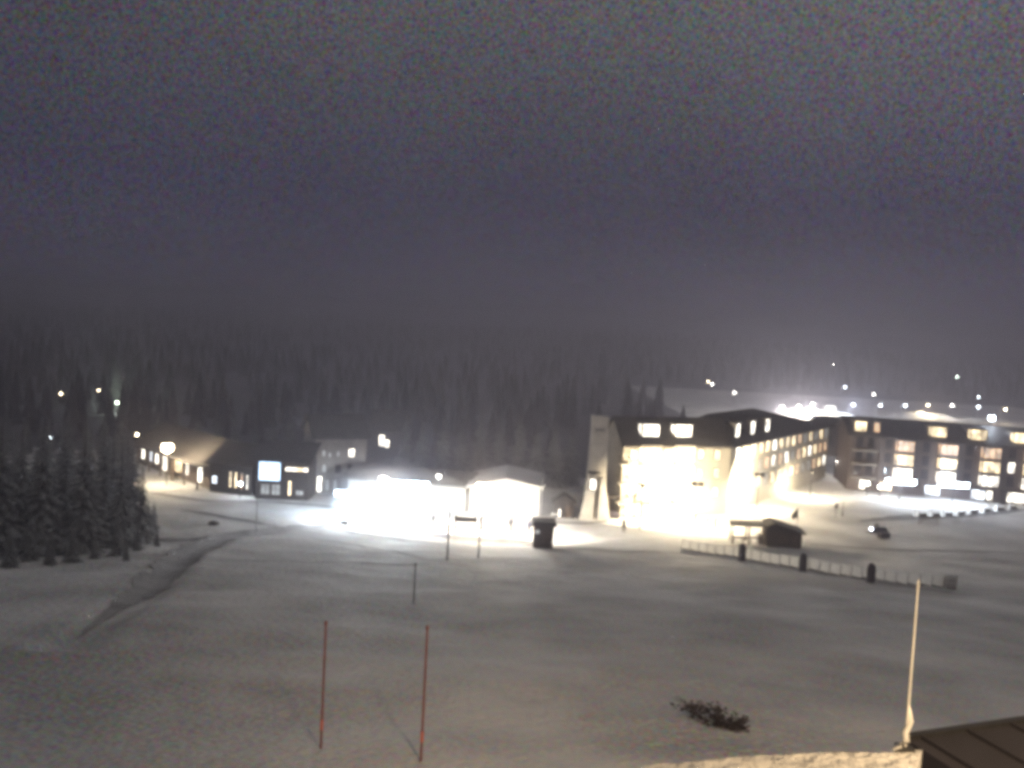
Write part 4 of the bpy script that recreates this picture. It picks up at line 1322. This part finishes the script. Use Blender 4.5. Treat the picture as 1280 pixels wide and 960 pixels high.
# trees between and behind the village houses
beh = [(150, 575, 15), (196, 569, 15), (222, 573, 17), (246, 577, 16), (270, 580, 14), (292, 585, 15), (318, 588, 12), (130, 568, 16), (108, 572, 17), (86, 568, 16), (60, 570, 16), (34, 566, 18), (8, 568, 17), (340, 585, 11), (362, 584, 12), (388, 585, 12), (505, 600, 12), (525, 603, 11), (552, 604, 12), (575, 606, 11), (598, 602, 13), (622, 604, 12), (646, 603, 13), (668, 606, 12), (690, 608, 13), (712, 606, 12), (760, 600, 13), (440, 588, 12), (416, 590, 12)]
for px, py, h in beh:
    q = hit(px, py)
    h = min(h, (py - 506) / FPX * q.y * random.uniform(0.8, 1.0))
    spruce(q.x, q.y, h, 'dark spruce behind the village buildings', 'spruces behind the village')
q = hit(1131, 520)
spruce(q.x, q.y + 2, 6.5, 'small dark spruce standing in front of the lit snowbank', 'lone spruce')

# far woods on the hills: one mass
def far_forest(npts=4200):
    rnd = random.Random(3)
    vs_, fs = [], []
    for _ in range(npts):
        y = 150 + 1095 * rnd.random() ** 1.15
        x = rnd.uniform(-0.8, 0.8) * (y + 100)
        if y < 430 and (x > 50 or abs(x) > 260) or (y < 200 and x > 12):
            continue
        z = gz(x, y)
        h = rnd.uniform(6, 13)
        w = h * rnd.uniform(0.14, 0.22)
        for t, (zz, ww) in enumerate(((0.05, 1.0), (0.3, 0.78), (0.55, 0.52))):
            b = len(vs_)
            a0 = rnd.uniform(0, 6.28)
            k = 6
            for i in range(k):
                a = a0 + 6.283 * i / k
                rr = w * ww * rnd.uniform(0.7, 1.15)
                vs_.append((x + rr * math.cos(a), y + rr * math.sin(a), z + h * (zz + rnd.uniform(-0.03, 0.03))))
            vs_.append((x, y, z + h * min(1.0, zz + 0.46)))
            for i in range(k):
                fs.append((b + i, b + (i + 1) % k, b + k))
    me = bpy.data.meshes.new('woods')
    me.from_pydata(vs_, [], fs)
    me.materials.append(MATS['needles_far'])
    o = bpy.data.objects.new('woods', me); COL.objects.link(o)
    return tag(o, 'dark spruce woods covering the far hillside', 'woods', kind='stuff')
far_forest()

# ================================================================== roof of the house that carries the camera
def level_quad(pix, z):
    return [hit(px, py, z) for px, py in pix]
ZL = 23.2
cor = hit(1153, 937, ZL)
lef = hit(1085, 939, ZL)
rb_ = hit(1146, 962, ZL)
ev = (lef - cor).normalized()
sv_ = (rb_ - cor).normalized()
roof_root = thing('snowy_roof', (cor.x, cor.y, ZL), 'snow covered corner of the near roof at the bottom right', 'roof')
def rel(p): return p - Vector((cor.x, cor.y, ZL))
mb = MB()
outl = [rel(cor), rel(cor) + ev * 1.2, rel(cor) + ev * 1.9 + sv_ * 0.12, rel(cor) + ev * 3.4 + sv_ * 0.75, rel(cor) + ev * 5 + sv_ * 1.6, rel(cor) + ev * 5 + sv_ * 3.2, rel(cor) + sv_ * 3.2]
rows = []
mb.poly_prism([(p.x, p.y) for p in outl], 'z', -0.22, 0.0)
bmesh.ops.subdivide_edges(mb.bm, edges=list(mb.bm.edges), cuts=5, use_grid_fill=True)
for v in mb.bm.verts:
    v.co.z += 0.03 * noise.noise(v.co * 2.2) + 0.015 * noise.noise(v.co * 7)
mb.build('snow_layer', 'roof_snow', roof_root, smooth=False)
mb = MB(); mb.poly_prism([(p.x * 0.985 , p.y * 0.985 - 0.02) for p in outl], 'z', -0.42, -0.225); mb.build('roof_deck', 'roof_dark', roof_root)
# dark roof plane to the right, added in place of a cast shadow
ZD = 21.2
c2, c3 = hit(1136, 926, ZD), hit(1290, 903, ZD)
lr = thing('shadow_roof', (c2.x, c2.y, ZD), 'dark roof plane added for the shadow below the snowy roof corner', 'roof')
e3 = (c3 - c2)
nb_ = Vector((e3.y, -e3.x, 0)).normalized()
o0 = Vector((0, 0, 0))
mb = MB()
q4 = [o0, e3 * 1.5, e3 * 1.5 + nb_ * 7, nb_ * 7]
mb.poly_prism([(p.x, p.y) for p in q4], 'z', -0.25, 0.0); mb.build('roof_deck', 'shadow_dark', lr)
for k in range(4):
    a_ = e3 * (0.1 + 0.36 * k)
    n_ = e3.normalized() * 0.02
    mb = MB(); mb.poly_prism([((a_ - n_).x, (a_ - n_).y), ((a_ + n_).x, (a_ + n_).y), ((a_ + n_ + nb_ * 7).x, (a_ + n_ + nb_ * 7).y), ((a_ - n_ + nb_ * 7).x, (a_ - n_ + nb_ * 7).y)], 'z', 0.002, 0.05); mb.build('seam', 'shadow_dark', lr)
mb = MB(); mb.poly_prism([(0, 0), (e3.x * 1.5, e3.y * 1.5), (e3.x * 1.5 - nb_.x * 0.08, e3.y * 1.5 - nb_.y * 0.08), (-nb_.x * 0.08, -nb_.y * 0.08)], 'z', -0.2, 0.06); mb.build('edge_trim', 'dark_steel', lr)
# whip antenna with ice
ab, at_ = hit(1131, 935, ZL), ray(1148, 725)
s = ab.y / at_.y
tz_ = CAMZ + at_.z * s
tx_ = at_.x * s
ant = thing('antenna', ab, 'thin pale whip antenna crusted with ice on the roof corner', 'antenna')
H = tz_ - ZL
dxx = tx_ - ab.x
mb = MB(); mb.tube([(0, 0, 0), (dxx * 0.25, 0, H * 0.25), (dxx * 0.6, 0, H * 0.6), (dxx, 0, H)], [0.011, 0.010, 0.008, 0.005], 8); mb.build('rod', 'ice', ant)
mb = MB()
mb.tube([(-0.10, -0.03, 0.0), (-0.05, -0.02, 0.025), (0.0, -0.01, 0.06), (-0.01, 0, 0.12), (0.022, 0, 0.2), (dxx * 0.22, 0, H * 0.26)], [0.012, 0.018, 0.028, 0.024, 0.020, 0.011], 9)
for v in mb.bm.verts:
    v.co += Vector((noise.noise(v.co * 30), noise.noise(v.co * 31 + Vector((5, 0, 0))), 0)) * 0.008
mb.build('ice_crust', 'ice', ant, smooth=True)
mb = MB(); mb.box(-0.05, 0.05, -0.05, 0.05, -0.05, 0.015); mb.build('bracket', 'dark_steel', ant)

# the house wall that carries the camera, with its yard lamp under the eaves, behind and above the lens
hs = thing('house', (0, -2.2, gz(0, -2.2)), 'house wall that carries the lookout, behind the viewpoint', 'house')
mb = MB(); mb.box(-9, 9, -8, 0.0, -1.0, 14.5); mb.build('wall', 'wall_brown', hs)
mb = MB(); mb.poly_prism([(-9, 13.6), (0.9, 14.6), (0.9, 14.8), (-9, 17.5)], 'x', -9.6, 9.6); mb.build('roof', 'roof_dark', hs)
zl = CAMZ + 5.6
yl = flood_root = thing('yard_lamp', (5.5, -2.2, zl), 'yard lamp fixed to the house wall above the viewpoint', 'lamp')
mb = MB(); mb.tube([(0, 0, 0.2), (0, 0.5, 0.25), (0, 0.7, 0.1)], 0.04); mb.build('arm', 'dark_steel', yl)
mb = MB(); mb.lathe([(0.05, 0.15), (0.2, 0.02), (0.26, -0.1)], 12, (0, 0.75, 0)); mb.build('shade', 'dark_steel', yl)
mb = MB(); mb.ball((0, 0.75, -0.08), 0.12); mb.build('bulb', lens_mat(WARM, 60), yl, smooth=True)
light_in(yl, (0, 0.8, -0.35), 14000, (1.0, 0.70, 0.38), 0.7, 'SPOT', (0.14, 1.0, -0.45), 95, 0.8)

# ================================================================== haze: closed box of night mist round everything
hz = MB(); hz.box(-1520, 1520, -70, 1320, -9, 52)
M = bpy.data.materials.new('mist'); M.use_nodes = True
t = M.node_tree
for nn in list(t.nodes): t.nodes.remove(nn)
mo = t.nodes.new('ShaderNodeOutputMaterial'); pv = t.nodes.new('ShaderNodeVolumePrincipled')
pv.inputs['Color'].default_value = (0.88, 0.84, 1.0, 1)
pv.inputs['Density'].default_value = 0.0021
pv.inputs['Anisotropy'].default_value = 0.45
t.links.new(pv.outputs[0], mo.inputs['Volume'])
tag(hz.build('haze', M), 'thin night mist', 'mist', kind='stuff')

# mist volumes added round the brightest floodlights to make their glare
def mist(c, r, dens, label, seed):
    mb = MB(); mb.ball(c, 1.0, r[0], r[1], r[2], 4)
    for v in mb.bm.verts:
        d = v.co - Vector(c)
        v.co = Vector(c) + d * (1 + 0.28 * noise.noise((d.x / r[0] * 1.6 + seed, d.y / r[1] * 1.6, d.z / r[2] * 1.6)))
    M = bpy.data.materials.new('glare_mist'); M.use_nodes = True
    t = M.node_tree
    for nn in list(t.nodes): t.nodes.remove(nn)
    mo = t.nodes.new('ShaderNodeOutputMaterial'); pv = t.nodes.new('ShaderNodeVolumePrincipled')
    pv.inputs['Color'].default_value = (0.97, 0.97, 1.0, 1)
    pv.inputs['Density'].default_value = dens
    pv.inputs['Anisotropy'].default_value = 0.3
    t.links.new(pv.outputs[0], mo.inputs['Volume'])
    tag(mb.build('mist', M), label, 'mist', kind='stuff')
mist((-14.5, 104.5, 3.2), (10.0, 5.0, 4.4), 0.030, 'mist added for cold glare round the terrace floodlights at left', 1)
mist((0.5, 104.0, 3.6), (7.5, 5.0, 4.6), 0.026, 'mist added for glare round the floodlights by the gabled lodge', 5)
mist((31.0, 113.0, 4.5), (16.0, 7.0, 7.5), 0.012, 'mist added for warm glare over the bright hotel square', 9)
